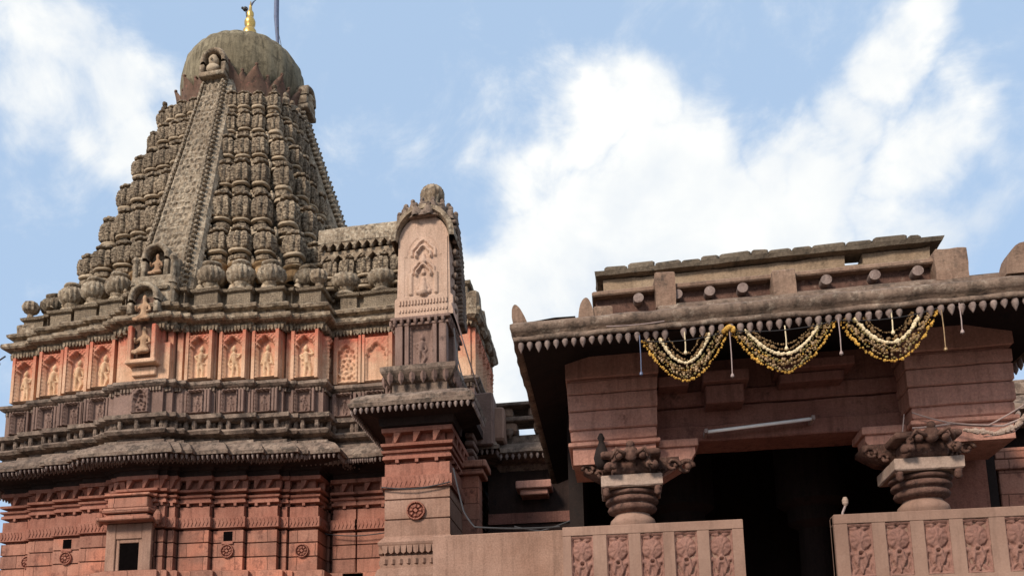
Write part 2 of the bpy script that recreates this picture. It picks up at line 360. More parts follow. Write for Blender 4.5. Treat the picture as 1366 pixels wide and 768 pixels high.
def relief(w, h, depth, fn, nx, ny, frame=.05):
    """plate from z 0..h, x -w/2..w/2, front surface at y=-height; edges return to y=0"""
    mb = MB()
    def P(s, t):
        x = (s - .5) * w; z = t * h
        if s in (0, 1) or t in (0, 1): return (x, .02, z)
        return (x, -fn(x, z), z)
    mb.grid(P, nx, ny); mb.size = (w, h, nx, ny); return mb
def plate_mesh(mb, fig, name, m1, m2):
    """figure cells take the paler worn stone"""
    me = mb.mesh(name, m1, True); me.materials.append(M[m2])
    for p in me.polygons:
        c = p.center
        if fig(c.x, c.z) > 0: p.material_index = 1
    return me
def fig_plate(w, h, seed, dep=.105, arch=True):
    F = figure_field(seed); sc = .86 * h
    def fn(x, z):
        u, v = x / sc, (z - .02 * h) / sc
        f = F(u, v)
        inside = arch_in(x, z, w * .40, .02 * h, h * .72, 3, .12) if arch else (abs(x) < w * .42 and z < h * .95)
        base = .004 if inside else (dep * .95 + .006 * sin(z * 70))
        if not inside and z > h * .74: base = dep * (.95 + .16 * sin(x * 60) * sin(z * 60))
        if inside and z < h * .05: base = dep * .7
        return max(base, f * sc * 1.25 + .012 if f > 0 else -1)
    r = relief(w, h, dep, fn, 30, 60); r.fig = lambda x, z: F(x / sc, (z - .02 * h) / sc); return r
def tracery_plate(w, h, kind=0):
    """scalloped arch with carved scrollwork inside"""
    def fn(x, z):
        ins = arch_in(x, z, w * .36, .05 * h, h * .60, 3, .25)
        if not ins: return .085 + .010 * sin(x * 55) * sin(z * 55)
        if kind == 1: return .004
        r = sqrt(x * x + (z - h * .36) ** 2)
        q = .028 * (sin(x * 48 + 1.5 * sin(z * 26)) * cos(z * 40)) + .02 * cos(r * 60)
        return .006 + max(0, q) * 1.9
    return relief(w, h, .06, fn, 26, 44)
def lotus_panel(w, h):
    def fn(x, z):
        u, v = x / w, z / h
        if abs(u) > .46 or v < .03 or v > .97: return 0.0
        b = -.045
        r = sqrt((u * w) ** 2 + ((v - .70) * h) ** 2) / (w * .5)
        a = math.atan2((v - .70) * h, u * w)
        if r < .92: b = max(b, -.030 + .030 * (1 - r) + .012 * abs(cos(a * 4)) * (1 if .3 < r < .85 else 0))
        if r < .26: b = .004
        for sg in (-1, 1):                                        # corner leaves and side scrolls
            b = max(b, -.045 + .9 * cap_h(u * w, v * h, sg * .42 * w, .95 * h, sg * .16 * w, .93 * h, .016, .030))
            b = max(b, -.045 + 1.1 * cap_h(u * w, v * h, sg * .40 * w, .44 * h, sg * .15 * w, .40 * h, .030, .022))
            b = max(b, -.045 + .9 * cap_h(u * w, v * h, sg * .40 * w, .05 * h, sg * .20 * w, .14 * h, .026, .016))
            b = max(b, -.045 + .9 * cap_h(u * w, v * h, sg * .40 * w, .26 * h, sg * .30 * w, .12 * h, .018, .012))
        if .04 < v < .40 and abs(u) < .34 * (v - .04) / .34 + .02: b = max(b, -.012 + .014 * cos(abs(u) / .05 + v * 9))
        rk = sqrt((u * w) ** 2 + ((v - .44) * h) ** 2)
        if rk < .022: b = -.05
        elif rk < .05: b = max(b, .002)
        return b
    mb = MB(); mb.grid(lambda s, t: ((s - .5) * w, -fn((s - .5) * w, t * h), t * h), 30, 52); return mb

# ------------------------------------------------------------------ shared vertical profile of the temple walls
def courses(z0, z1, zs, d=0.0):
    out = [(d, z0)]
    for z in zs: out += [(d, z - .014), (d - .03, z - .010), (d - .03, z + .010), (d, z + .014)]
    out.append((d, z1)); return out
P_BASE = [(.20, 0), (.20, 4.70), (.24, 4.74), (.24, 4.90), (.16, 4.94), (.02, 4.97)]
P_WALL = courses(4.97, 5.82, [5.26, 5.56])
P_FRIEZE = [(0, 5.82), (-.07, 5.825), (-.07, 5.868), (.045, 5.88), (.045, 6.10), (.0, 6.11), (0, 6.33), (-.09, 6.335), (-.09, 6.40), (.04, 6.41), (.03, 6.47),
            (.0, 6.48), (.0, 6.52), (.05, 6.53), (.065, 6.57), (-.09, 6.58), (-.09, 6.64), (.06, 6.65), (.07, 6.70), (.0, 6.71), (-.10, 6.72), (-.10, 6.90),
            (.05, 6.905), (.06, 6.98), (.02, 7.0), (.02, 7.0)]
P_SOFF = [(.02, 7.0), (.02, 7.10), (.08, 7.12), (.10, 7.17), (.60, 7.272)]
P_EAVE = [(.60, 7.27), (.66, 7.26), (.67, 7.33), (.62, 7.36), (.60, 7.41), (.50, 7.52), (.34, 7.60), (.28, 7.62), (.27, 7.68), (.16, 7.72), (.10, 7.74)]
P_CORN = [(.10, 7.74), (.08, 7.80), (.26, 7.84), (.30, 7.90), (.24, 7.96), (.08, 7.97), (.08, 8.12), (.22, 8.14), (.30, 8.18), (.30, 8.27), (.12, 8.31), (.09, 8.33)]
P_ATTIC = [(.09, 8.33), (.09, 8.90)]
P_LEDGE = [(.09, 8.90), (.16, 8.93), (.21, 8.98), (.20, 9.05), (.10, 9.09), (.03, 9.105)]
P_BAND = [(.0, 9.105), (.0, 10.28)]
P_TOPC = [(.0, 10.28), (.04, 10.30), (.05, 10.34), (.09, 10.35), (.10, 10.40), (.24, 10.44), (.27, 10.48), (.26, 10.55), (.14, 10.62), (.08, 10.64), (.07, 10.70), (.18, 10.74), (.20, 10.80), (.12, 10.86), (.0, 10.89)]
P_PLAT = [(-.06, 10.89), (-.06, 11.22), (.0, 11.24), (.02, 11.30), (-.10, 11.34), (-.9, 11.36)]
def wall_stack(par, path, closed=False, upper=True, base=True):
    if base: MB().sweep(path, P_BASE, closed).build('plinth', 'wall', par)
    MB().sweep(path, P_WALL, closed).build('lower_wall', 'wall', par)
    MB().sweep(path, P_SOFF, closed, .3).build('eave_soffit', 'soffit', par)  # near-black colour adds to the shade below the eave
    MB().sweep(path, P_EAVE, closed, .12).rough(.013, 4).build('eave', 'eave', par)
    if upper:
        MB().sweep(path, P_CORN, closed, .12).rough(.012, 4).build('cornice', 'eave', par)
        MB().sweep(path, P_ATTIC, closed, .3).build('attic_wall', 'attic', par)
        MB().sweep(path, P_BAND, closed).build('upper_wall', 'band', par)
        MB().sweep(path, P_PLAT, closed, .12).rough(.012, 4).build('platform', 'tower_carved', par)

def along(path, spacing, margin=.03, minlen=.12):
    """evenly spaced points on each straight run: (x, y, outward normal angle rz, step)"""
    out = []
    for i in range(len(path) - 1):
        a = Vector(path[i]); c = Vector(path[i + 1]); L = (c - a).length
        if L < minlen: continue
        d = (c - a) / L; n = max(1, int(round((L - 2 * margin) / spacing)))
        for k in range(n):
            p = a + d * (margin + (L - 2 * margin) * (k + .5) / n); out.append((p.x, p.y, math.atan2(d.y, d.x), (L - 2 * margin) / n))
    return out
def row(name, mb, mat, par, spots, lim=100, vary=.06):
    """repeat a small carved piece as parts that share one mesh; past the limit the farthest become one mesh"""
    me = mb.mesh(name, mat, False); spots = sorted(spots, key=lambda q: q[0] ** 2 + q[1] ** 2)
    for x, y, z, a in spots[:lim]: inst(name, me, par, (x, y, z), a, (1, 1, 1 + random.uniform(-vary, vary)))
    if len(spots) > lim:
        R_ = MB()
        for x, y, z, a in spots[lim:]:
            q = MB(); q.v = list(mb.v); q.f = list(mb.f); add(R_, q.move(x, y, z, a))
        R_.build(name + 's_far', mat, par)['kind'] = 'stuff'
PEND = lambda: MB().lathe(0, 0, [(.010, -.02), (.030, .03), (.034, .06), (.02, .09), (.028, .10)], 6)
def dress(par, path, upper=True):
    """small repeated carving that follows the walls"""
    row('eave_pendant', PEND(), 'pend', par, [(x, y, 7.18, a) for x, y, a, st in along(offset_path(path, .60), .105)])
    mb = MB().sweep(path, P_FRIEZE, False, .3)
    for x, y, a, st in along(offset_path(path, .04), .085):
        add(mb, MB().extrude([(0, 5.90), (.036, 5.99), (0, 6.08), (-.036, 5.99)], -.02, .01).move(x, y, 0, a))
    for x, y, a, st in along(path, .36, .05): add(mb, MB().box(-.03, .03, -.04, .06, 6.345, 6.405).move(x, y, 0, a))
    mb.build('frieze_moulding', 'trim', par)
    row('frieze_bracket', MB().extrude([(-.06, 0), (-.02, 0), (.07, .18), (-.06, .18)], -.045, .08), 'trim', par, [(x, y, 6.72, a) for x, y, a, st in along(path, .36, .05)])
    if not upper: return
    row('cornice_knob', MB().lathe(0, 0, [(.02, -.03), (.045, .03), (.06, .09), (.05, .15), (.055, .20)], 8), 'eave', par, [(x, y, 7.95, a) for x, y, a, st in along(offset_path(path, .20), .37, .04)])
    mb = MB().sweep(path, P_LEDGE, False, .12)
    for x, y, a, st in along(offset_path(path, .10), .075): add(mb, MB().box(-.022, .022, -.04, .02, 8.83, 8.91).move(x, y, 0, a))
    mb.rough(.010, 4).build('ledge', 'eave', par)
    mb = MB().sweep(path, P_TOPC, False, .12)
    for x, y, a, st in along(offset_path(path, .10), .08): add(mb, MB().extrude([(0, 10.22), (.03, 10.28), (.03, 10.35), (-.03, 10.35), (-.03, 10.28)], -.03, .10).move(x, y, 0, a))
    mb.rough(.012, 4).build('top_cornice', 'tower', par)

def add(A, B):
    o = len(A.v); A.v += B.v; A.f += [tuple(i + o for i in f) for f in B.f]
def offset_path(path, d):
    n = len(path); out = []
    for i in range(n):
        ns = []
        if i > 0: e = (Vector(path[i]) - Vector(path[i - 1])).normalized(); ns.append(Vector((e.y, -e.x)))
        if i < n - 1: e = (Vector(path[i + 1]) - Vector(path[i])).normalized(); ns.append(Vector((e.y, -e.x)))
        o = ns[0] if len(ns) == 1 or (ns[0] - ns[1]).length < .01 else (ns[0] + ns[1]) / (1 + ns[0].dot(ns[1]))
        out.append((path[i][0] + o.x * d, path[i][1] + o.y * d))
    return out

# ------------------------------------------------------------------ ground
gr = MB(); gr.grid(lambda s, t: ((s - .5) * 1200, (t - .3) * 1200, 0), 8, 8)
o = gr.build('ground', 'ground'); o['kind'] = 'structure'

# ================================================================== SHRINE with its tower
XC, YC, CC = -9.8, 21.5, 3.75
tw = thing('shrine_tower', 'tall weathered stone temple tower with ribbed dome top over a red and cream carved shrine', 'temple', (XC, YC, 0))
FR = [(.42, 4.5), (.60, 4.42), (.78, 4.32), (1.50, 4.18), (2.22, 4.05), (2.92, 3.94), (3.08, 3.80), (3.75, 3.75)]
def quadrant():
    """points of the front half of the +X+front quadrant, u from 0 outwards (u lateral, v outward), with grooves"""
    pts = []
    for i in range(len(FR)):
        u, v = FR[i]; nv = FR[i + 1][1] if i < len(FR) - 1 else None
        if nv is None: break
        pts.append((u, v)); pts.append((u, nv - .11)); pts.append((u + .045, nv - .11)); pts.append((u + .045, nv))
    return pts
Q = quadrant()
def full_path():
    out = []
    # front (-Y) going +X : outside on the right of travel => travel +X along front has right = -Y
    half = Q + [(3.75, 3.75)] + [(v, u) for u, v in reversed(Q)]           # front centre -> right side centre (u=x, v=-y)
    q1 = [(x, -y) for x, y in half]
    for k in range(4):
        c, s_ = round(cos(k * pi / 2)), round(sin(k * pi / 2))
        out += [(XC + x * c - y * s_, YC + x * s_ + y * c) for x, y in q1]
    return out
TP = full_path()
wall_stack(tw, TP, True)
nq = len(TP) // 4
vis = TP[3 * nq:] + TP[:nq + nq]            # left-front, front-right, right-back quadrants
dress(tw, vis)

# carved figures in the bands ----------------------------------------------------------
fig_me = []
for s_ in (1, 2, 3, 5, 8, 11, 14, 17):
    q = fig_plate(.50, 1.02, s_, .15); fig_me.append(plate_mesh(q, q.fig, 'relief_figure', 'band', 'figure'))
att_me = [fig_plate(.38, .52, s, .14, False).mesh('attic_figure', 'attic', True) for s in (21, 22, 23, 25)]
strip = MB().box(-.045, .045, -.17, .02, 0, 1.10).mesh('pilaster_strip', 'band')
cnt = 0
for side in (-1, 1):
    for i, (u, v) in enumerate([(1.16, 4.18), (1.88, 4.05), (2.59, 3.94), (3.42, 3.75)]):
        inst('relief_figure', fig_me[cnt % 8], tw, (XC + side * u, YC - v - .004, 9.14)); cnt += 1
        if i < 4: inst('attic_figure', att_me[cnt % 4], tw, (XC + side * u, YC - v - .10, 8.35))
        for du in (-.27, .27): inst('pilaster_strip', strip, tw, (XC + side * u + du, YC - v - .002, 9.12), 0, (.8, 1, 1))
for j, (u, v) in enumerate([(-1.16, 4.18), (-1.88, 4.05), (-2.59, 3.94), (-3.42, 3.75), (1.16, 4.18)]):   # right face
    inst('relief_figure', fig_me[(j + 3) % 8], tw, (XC + v + .004, YC + u, 9.14), pi / 2)
bl = MB()
for side in (-1, 1):                                      # plain attic slabs between the little figures
    for u, v in [(1.16, 4.18), (1.88, 4.05), (2.59, 3.94), (3.42, 3.75)]:
        for du in (-.30, -.23, .23, .30):
            if abs(u) > 3 and abs(du) > .26: continue
            bl.box(XC + side * u + du - .028, XC + side * u + du + .028, YC - v - .22, YC - v - .07, 8.34, 8.86, .01); bl.build('attic_pilaster', 'attic', tw); bl = MB()
# bhadra: seated figure niche in the red band, twin arched niches climbing into the spine
def niche_arch(cx, y0, z0, hw, sp, rim, dep, m, name='niche_arch'):
    """horseshoe arch: rim ring plus jambs, open in front"""
    mb = MB(); n = 22
    def ring(r): return [(cx + r * cos(a), z0 + sp + r * sin(a)) for a in [(-.18 + (pi + .36) * i / n) for i in range(n + 1)]]
    o_, i_ = ring(hw + rim), ring(hw)
    b = len(mb.v)
    for k, (oo, ii) in enumerate(zip(o_, i_)):
        mb.v += [(oo[0], y0 + .03, oo[1]), (oo[0] * .5 + ii[0] * .5, y0 - .04, oo[1] * .5 + ii[1] * .5), (ii[0], y0, ii[1]), (ii[0], y0 + dep, ii[1]), (oo[0], y0 + dep, oo[1])]
    for k in range(n):
        for j in range(4): mb.f.append((b + k * 5 + j, b + k * 5 + 5 + j, b + k * 5 + 6 + j, b + k * 5 + 1 + j))
        mb.f.append((b + k * 5 + 4, b + k * 5 + 9, b + k * 5 + 5, b + k * 5))
    for sg in (-1, 1): mb.box(cx + sg * (hw + rim * .5) - rim * .5, cx + sg * (hw + rim * .5) + rim * .5, y0, y0 + dep, z0, z0 + sp - .1, .015)
    mb.box(cx - hw - rim, cx + hw + rim, y0 + dep - .03, y0 + dep + .05, z0, z0 + sp)
    b = len(mb.v); mb.v += [(x, y0 + dep - .02, z) for x, z in o_]; mb.f.append(tuple(b + k for k in range(n + 1)))
    return mb
yb = YC - 4.5
nb = MB().box(XC - .62, XC + .58, yb - .02, yb + .1, 9.12, 9.95); nb.box(XC - .34, XC + .38, yb - .28, yb, 9.42, 9.52, .02); nb.box(XC - .26, XC + .30, yb - .10, yb, 9.20, 9.40, .02)
for sg in (-1, 1): nb.box(XC + .02 + sg * .28 - .05, XC + .02 + sg * .28 + .05, yb - .26, yb, 9.5, 10.30, .015)
nb.build('niche_pedestal', 'band', tw)
MB().box(XC - .22, XC + .26, yb - .13, yb - .10, 9.55, 10.98).build('niche_shadow_back', 'petal', tw)
niche_arch(XC + .02, yb - .30, 10.56, .25, .36, .12, .22, 'spine').rough(.018, 5).build('niche_arch', 'spine', tw, True)
niche_arch(XC + .02, yb + .12, 11.62, .22, .50, .12, .30, 'spine').rough(.018, 5).build('niche_arch', 'spine', tw, True)
blk = MB().box(XC - .50, XC + .54, yb + .05, yb + 1, 10.88, 11.62, .05).box(XC - .42, XC + .46, yb + .40, yb + 1.2, 11.6, 12.2, .05)
blk.rough(.02, 4).build('niche_block', 'spine', tw)
for sg in (-1, 1): MB().lathe(XC + .02 + sg * .46, yb + .12, [(.10, 11.4), (.06, 11.5), (.06, 11.95), (.10, 12.02), (.04, 12.12)], 10).rough(.012, 6).build('niche_colonnette', 'spine', tw)
q = tracery_plate(.42, .54, 0).build('attic_tracery', 'attic', tw, True); q.location = (XC + .02, yb - .10, 8.34)
def seated(cx, y, z, s, seed):
    """small seated deity, one continuous skinned body"""
    me = bpy.data.meshes.new('statue'); J = [(0, 0, .30), (0, 0, .55), (0, -.02, .86), (0, -.02, 1.0), (0, -.03, 1.16), (.2, -.02, .82), (.30, -.12, .60), (.2, -.26, .52),
        (-.2, -.02, .82), (-.30, -.10, .62), (-.26, -.24, .80), (.22, -.16, .26), (.34, -.30, .22), (.0, -.34, .20), (-.22, -.16, .26), (-.34, -.28, .22), (-.06, -.36, .12), (0, -.02, 1.32)]
    Rr = [.17, .15, .15, .06, .12, .07, .055, .05, .07, .055, .05, .11, .08, .06, .11, .08, .06, .05]
    E = [(0, 1), (1, 2), (2, 3), (3, 4), (2, 5), (5, 6), (6, 7), (2, 8), (8, 9), (9, 10), (0, 11), (11, 12), (12, 13), (0, 14), (14, 15), (15, 16), (4, 17)]
    me.from_pydata([(cx + x * s, y + yy * s, z + zz * s) for x, yy, zz in J], E, []); me.materials.append(M['statue'])
    o = bpy.data.objects.new('seated_statue', me); S.collection.objects.link(o); o.parent = tw; o.matrix_parent_inverse = Matrix.Translation((-XC, -YC, 0))
    sk = o.modifiers.new('skin', 'SKIN'); sk.use_smooth_shade = True
    for i, v in enumerate(me.skin_vertices[0].data): v.radius = (Rr[i] * s, Rr[i] * s); v.use_root = i == 0
    sb = o.modifiers.new('sub', 'SUBSURF'); sb.levels = 1; sb.render_levels = 1
seated(XC + .02, yb - .12, 9.55, .58, 1); seated(XC + .02, yb - .18, 10.28, .56, 2); seated(XC + .02, yb + .26, 11.62, .46, 3)

# tower core ----------------------------------------------------------------------------
KZ = [(11.3, 1.0), (12.05, .84), (12.5, .80), (12.9, .785), (13.7, .70), (14.9, .63), (15.95, .56), (16.9, .50), (17.6, .465), (18.2, .42)]
def kz(z):
    for (a, p), (b, q) in zip(KZ, KZ[1:]):
        if z <= b: return p + (q - p) * (z - a) / (b - a)
    return KZ[-1][1]
core = MB(); NP = len(TP); zs = [11.2 + .5 * i for i in range(15)]
for z in zs:
    k = kz(max(11.3, z)) * .84
    for x, y in TP: core.v.append((XC + (x - XC) * k, YC + (y - YC) * k, z))
for j in range(len(zs) - 1):
    for i in range(NP):
        k = (i + 1) % NP; core.f.append((j * NP + i, j * NP + k, (j + 1) * NP + k, (j + 1) * NP + i))
core.build('tower_core', 'colbody', tw)

# strings of miniature spires ------------------------------------------------------------
KROWS = [(.52, .00), (.52, .10), (.84, .14), (.88, .23), (.52, .27), (.50, .33), (.66, .36), (.94, .41), (1.0, .45), (.98, .485), (1.04, .52), (1.0, .555), (1.06, .59), (1.0, .625), (1.04, .66), (.97, .695), (1.0, .73), (.92, .765), (.88, .80), (.62, .85),
         (.48, .875), (.88, .89), (.92, .92), (.82, .955), (.52, .97), (.40, 1.0)]
RNG = MB().lathe(0, 0, [(.72, -.02), (1.02, .0), (1.06, .05), (1.02, .10), (.72, .12)], 18, 0, 0, .3, False).rough(.02, 3).mesh('pale_ring', 'ring', True)
def column(par, name, tiers, mat='colbody'):
    """tiers: (cx, cy, z0, h, r) stacked into one continuous carved string, pale rings as sub-parts"""
    mb = MB(); seg = 32
    for (cx, cy, z0, h, r) in tiers:
        v = random.uniform(.93, 1.08)
        for a, b in KROWS:
            body = .36 < b < .86; cap_ = b > .875
            for i in range(seg):
                t = 2 * pi * i / seg; f = abs(cos(t * 4)); rr = a * r * v
                q = 1 / max(abs(cos(t)), abs(sin(t))); rr *= 1 + .32 * (q - 1) * (b < .87)
                if body: rr *= .86 + .26 * f
                elif cap_: rr *= .92 + .14 * f
                mb.v.append((cx + rr * cos(t), cy + rr * sin(t), z0 + b * h))
    n = len(mb.v) // seg
    for j in range(n - 1):
        for i in range(seg): k = (i + 1) % seg; mb.f.append((j * seg + i, j * seg + k, j * seg + seg + k, j * seg + seg + i))
    mb.f.append(tuple(range((n - 1) * seg, n * seg)))
    cb = mb.rough(.020, 4).build(name, mat, par)
    for (cx, cy, z0, h, r) in tiers:
        for b, k in ((.0, 1.0), (.315, .98)):
            o = bpy.data.objects.new('pale_ring', RNG); S.collection.objects.link(o); o.parent = cb; o.location = (cx, cy, z0 + b * h); o.scale = (r * k, r * k, .55 * (.8 + .4 * random.random()) * (.6 + r))
            o.rotation_euler = (random.uniform(-.06, .06), random.uniform(-.06, .06), 0)
    return cb
COL = [(1.20, 4.02), (1.90, 3.92), (2.60, 3.78), (3.38, 3.38)]
spots = []
for u, v in COL:
    spots += [(u, -v), (-u, -v)]
    if u != 3.34: spots += [(v, -u), (-v, -u), (v, u)]
    else: spots += [(v, u)]
tiers = [(12.34, 13.34), (13.28, 14.50), (14.46, 15.55), (15.5, 16.48), (16.45, 17.30), (17.27, 18.02)]
pot_me = {}
for (u, v) in spots:
    T_ = []
    for ti, (a, b) in enumerate(tiers):
        k = kz(a + .4); r = .305 * (k ** .75) * random.uniform(.94, 1.06)
        T_.append((XC + u * k + random.uniform(-.025, .025), YC + v * k + random.uniform(-.02, .02), a + random.uniform(-.03, .03), b - a, r))
    cb = column(tw, 'miniature_spire_column', T_)
    if abs(u) > 3.3: MB().ball((XC + u * .46, YC + v * .46, 18.08), .10, 8, 6, (1, 1, 1.3)).ball((XC + u * .46, YC + v * .46, 18.25), .075, 8, 6).rough(.02, 8).build('perched_figure', 'tower', tw)
    # ribbed pot at its foot, with an ochre cup above it
    k = .955; px_, py_ = XC + u * k, YC + v * k
    mb = MB().lathe(0, 0, [(.30, 11.30), (.30, 11.38), (.18, 11.42), (.16, 11.50), (.22, 11.54), (.20, 11.57)], 20)
    mb.lathe(0, 0, [(.20, 11.56), (.29, 11.63), (.335, 11.75), (.325, 11.87), (.24, 11.97), (.17, 12.02)], 48, 16, .34)
    mb.lathe(0, 0, [(.16, 12.0), (.25, 12.05), (.24, 12.10)], 20)
    mb.v = [(x * .90, y * .90, 11.30 + (z - 11.30) * .93) for x, y, z in mb.v]; mb.move(px_, py_).rough(.018, 5).build('ribbed_pot', 'spine', tw, True)
    k2 = .80; MB().lathe(XC + u * k2, YC + v * k2, [(.22, 11.96), (.28, 12.02), (.30, 12.06), (.24, 12.10), (.23, 12.24), (.29, 12.29), (.31, 12.33), (.25, 12.36)], 16).build('ochre_cup', 'ochre', tw)
for i in range(7):                                          # crouching figures and leaf finials between the pots
    for sg in (-1, 1):
        u = .92 + i * .36; v = 4.0 - i * .07
        for px_, py_ in ((XC + sg * u, YC - v * .98 - .02), (XC + v * .98 + .02, YC + sg * u)):
            q = MB().ball((0, 0, .10), .085, 8, 6, (1, 1, 1.3)).ball((.0, -.02, .25), .055, 8, 6).ball((.05, -.05, .06), .05, 6, 5, (1, 1.3, .8)).ball((-.05, -.05, .06), .05, 6, 5, (1, 1.3, .8))
            q.rough(.02, 9).move(px_, py_, 11.33, random.uniform(-.4, .4)).build('crouching_figure', 'ring', tw, True)
for sx, sy in ((-1, -1), (1, -1)):
    MB().lathe(XC + sx * 3.60, YC + sy * 3.60, [(.12, 11.3), (.08, 11.36), (.06, 11.44), (.17, 11.52), (.20, 11.62), (.16, 11.72), (.05, 11.78)], 20, 10, .15).rough(.01, 8).build('corner_pot', 'tower', tw)
    if sx < 0: MB().box(XC + sx * 3.75 - .10, XC + sx * 3.75 + .42, YC + sy * 3.75 + .0, YC + sy * 3.75 + .3, 10.86, 11.16, .05).rough(.03, 4).build('corner_block', 'tower', tw)
# deer-like leaf crockets along the outer tier edges
CK = []
for ti, (a, b) in enumerate(tiers[:5]):
    k = kz(a + .1)
    for u, v in ((.86, 4.0), (1.54, 3.9), (2.22, 3.8), (2.95, 3.6)):
        for sg in (-1, 1):
            for px_, py_ in ((XC + sg * u * k, YC - v * k), (XC + v * k, YC + sg * u * k)): CK.append((px_, py_, a + .12, 0))
row('leaf_crocket', MB().ball((0, 0, 0), .065, 7, 6, (1, 1, 1.7)).ball((0, -.04, .09), .035, 6, 5), 'ring', tw, CK, 100)

# spines -----------------------------------------------------------------------------------
SR = [(11.2, 4.25), (12.0, 4.02), (12.5, 3.86), (13.5, 3.53), (15.0, 3.03), (16.6, 2.50), (18.0, 2.04), (19.05, 1.74)]
def lin(T, z):
    if z <= T[0][0]: return T[0][1]
    for (a, p), (b, q) in zip(T, T[1:]):
        if z <= b: return p + (q - p) * (z - a) / (b - a)
    return T[-1][1]
WD = [(11.2, .64), (12.5, .58), (15, .46), (17, .37), (19.05, .28)]
def spine(rot):
    mb = MB(); NZ, NX = 150, 20
    def P(s, t):
        z = 11.2 + 7.85 * t; w_ = lin(WD, z); r = lin(SR, z); x = (s - .5) * 2 * w_
        e = abs(s - .5) * 2
        if s in (0, 1): d = -.55
        elif e > .84: d = -.10
        elif e > .66: d = .0 if e < .8 else -.03
        else: d = -.05 + .035 * (sin(x * 42 + z * 9) * sin(z * 17) > -.1) * (abs(sin(x * 21)) * .7 + .3) + .02 * sin(z * 30)
        return (x, -(r + d), z)
    mb.grid(P, NX, NZ)
    z = 11.3
    while z < 18.95:                                       # bead courses down both flanks
        w_, r = lin(WD, z), lin(SR, z)
        for sg in (-1, 1):
            mb.ball((sg * (w_ + .0), -(r - .06), z), .062, 6, 5, (1, 1.2, .75)); mb.ball((sg * (w_ + .09), -(r - .22), z + .05), .060, 6, 5, (1, 1.2, .7))
            mb.ball((sg * w_ * .88, -(r - .0), z + .04), .038, 5, 4)
        z += .15
    z = 11.35
    while z < 18.9:
        w_, r = lin(WD, z), lin(SR, z)
        for sg in (-1, 1): mb.ball((sg * (w_ + .17), -(r - .36), z), .058, 6, 5, (1, 1.2, .8))
        z += .19
    # inner rail under the beads
    for sg in (-1, 1): mb.tube([(sg * (lin(WD, q) + .04), -(lin(SR, q) - .30), q) for q in [11.2 + .5 * i for i in range(16)]], .17, 8)
    mb.rough(.016, 4).move(XC, YC, 0, rot).build('tower_spine', 'spine', tw)
    hd = MB()
    add(hd, niche_arch(0, -2.02, 18.62, .24, .36, .13, .40, ''))
    hd.box(-.34, .34, -1.66, -1.2, 18.35, 19.3, .02); hd.box(-.36, .36, -2.06, -1.5, 18.48, 18.62, .02)
    ho = hd.rough(.012, 5).move(XC, YC, 0, rot).build('spine_head', 'tower', tw, True)
    fc = MB().ball((0, -1.95, 18.98), .15, 12, 9, (.95, .8, 1.2)).ball((0, -1.98, 18.74), .17, 12, 8, (1.1, .7, .8)).ball((0, -2.08, 18.96), .035, 6, 5)
    fc.rough(.02, 8).move(XC, YC, 0, rot).build('carved_face', 'ring', tw, True)
for k in (0, 1, 3): spine(k * pi / 2)

# neck, petals, dome ------------------------------------------------------------------------
MB().lathe(XC, YC, [(1.50, 17.6), (1.58, 17.9), (1.60, 18.3), (1.58, 18.9)], 48, 24, .1).build('neck', 'petal', tw)
pet = MB()
def petal(w_, h_, flare):
    mb = MB(); nx, ny = 8, 14
    def P(s, t):
        hw = w_ * (sin(pi * min(1, .22 + .78 * t)) ** .8 if t < .999 else 0.0) * (1 if t < .6 else (1 - ((t - .6) / .4) ** 2 * .25))
        x = (s - .5) * 2 * hw; c = .10 * (1 - (2 * s - 1) ** 2)
        return (x, -(flare * t * t + c * (1 - t * .5) + .02), t * h_)
    mb.grid(P, nx, ny)
    def B(s, t): p = P(1 - s, t); return (p[0] * .96, p[1] + .05, p[2] * .985)
    mb.grid(B, nx, ny)
    mb.ball((0, -flare - .02, h_), .05, 6, 5); return mb
pm = petal(.34, 1.18, .22).rough(.006, 5).mesh('lotus_petal', 'petal', True)
pm2 = petal(.24, .92, .12).mesh('lotus_petal', 'petal', True)
for i in range(16):
    a = (i + .5) * 2 * pi / 16
    inst('lotus_petal', pm, tw, (XC + 1.62 * cos(a), YC + 1.62 * sin(a), 17.85), a + pi / 2)
    a += pi / 16
    inst('lotus_petal', pm2, tw, (XC + 1.60 * cos(a), YC + 1.60 * sin(a), 17.95), a + pi / 2)
MB().lathe(XC, YC, [(1.46, 18.55), (1.66, 18.75), (1.73, 19.0), (1.75, 19.3), (1.71, 19.65), (1.65, 20.0), (1.48, 20.28), (1.18, 20.52), (.85, 20.68), (.50, 20.77), (.34, 20.80)], 96, 24, .020).rough(.02, 1.6).build('dome', 'dome', tw, True)
fb_ = MB().lathe(XC, YC, [(.40, 20.74), (.46, 20.82), (.40, 20.90), (.26, 20.93)], 24).build('finial_base', 'dome', tw, True)
kx = XC + .10
MB().lathe(kx, YC, [(.18, 20.90), (.20, 21.0), (.14, 21.10), (.19, 21.22), (.205, 21.36), (.19, 21.50), (.12, 21.60), (.11, 21.64), (.155, 21.70), (.16, 21.80), (.12, 21.90), (.08, 21.95), (.105, 22.02), (.10, 22.10), (.05, 22.18), (.04, 22.30), (.012, 22.48)], 20).build('gilded_finial', 'gold', tw, True)

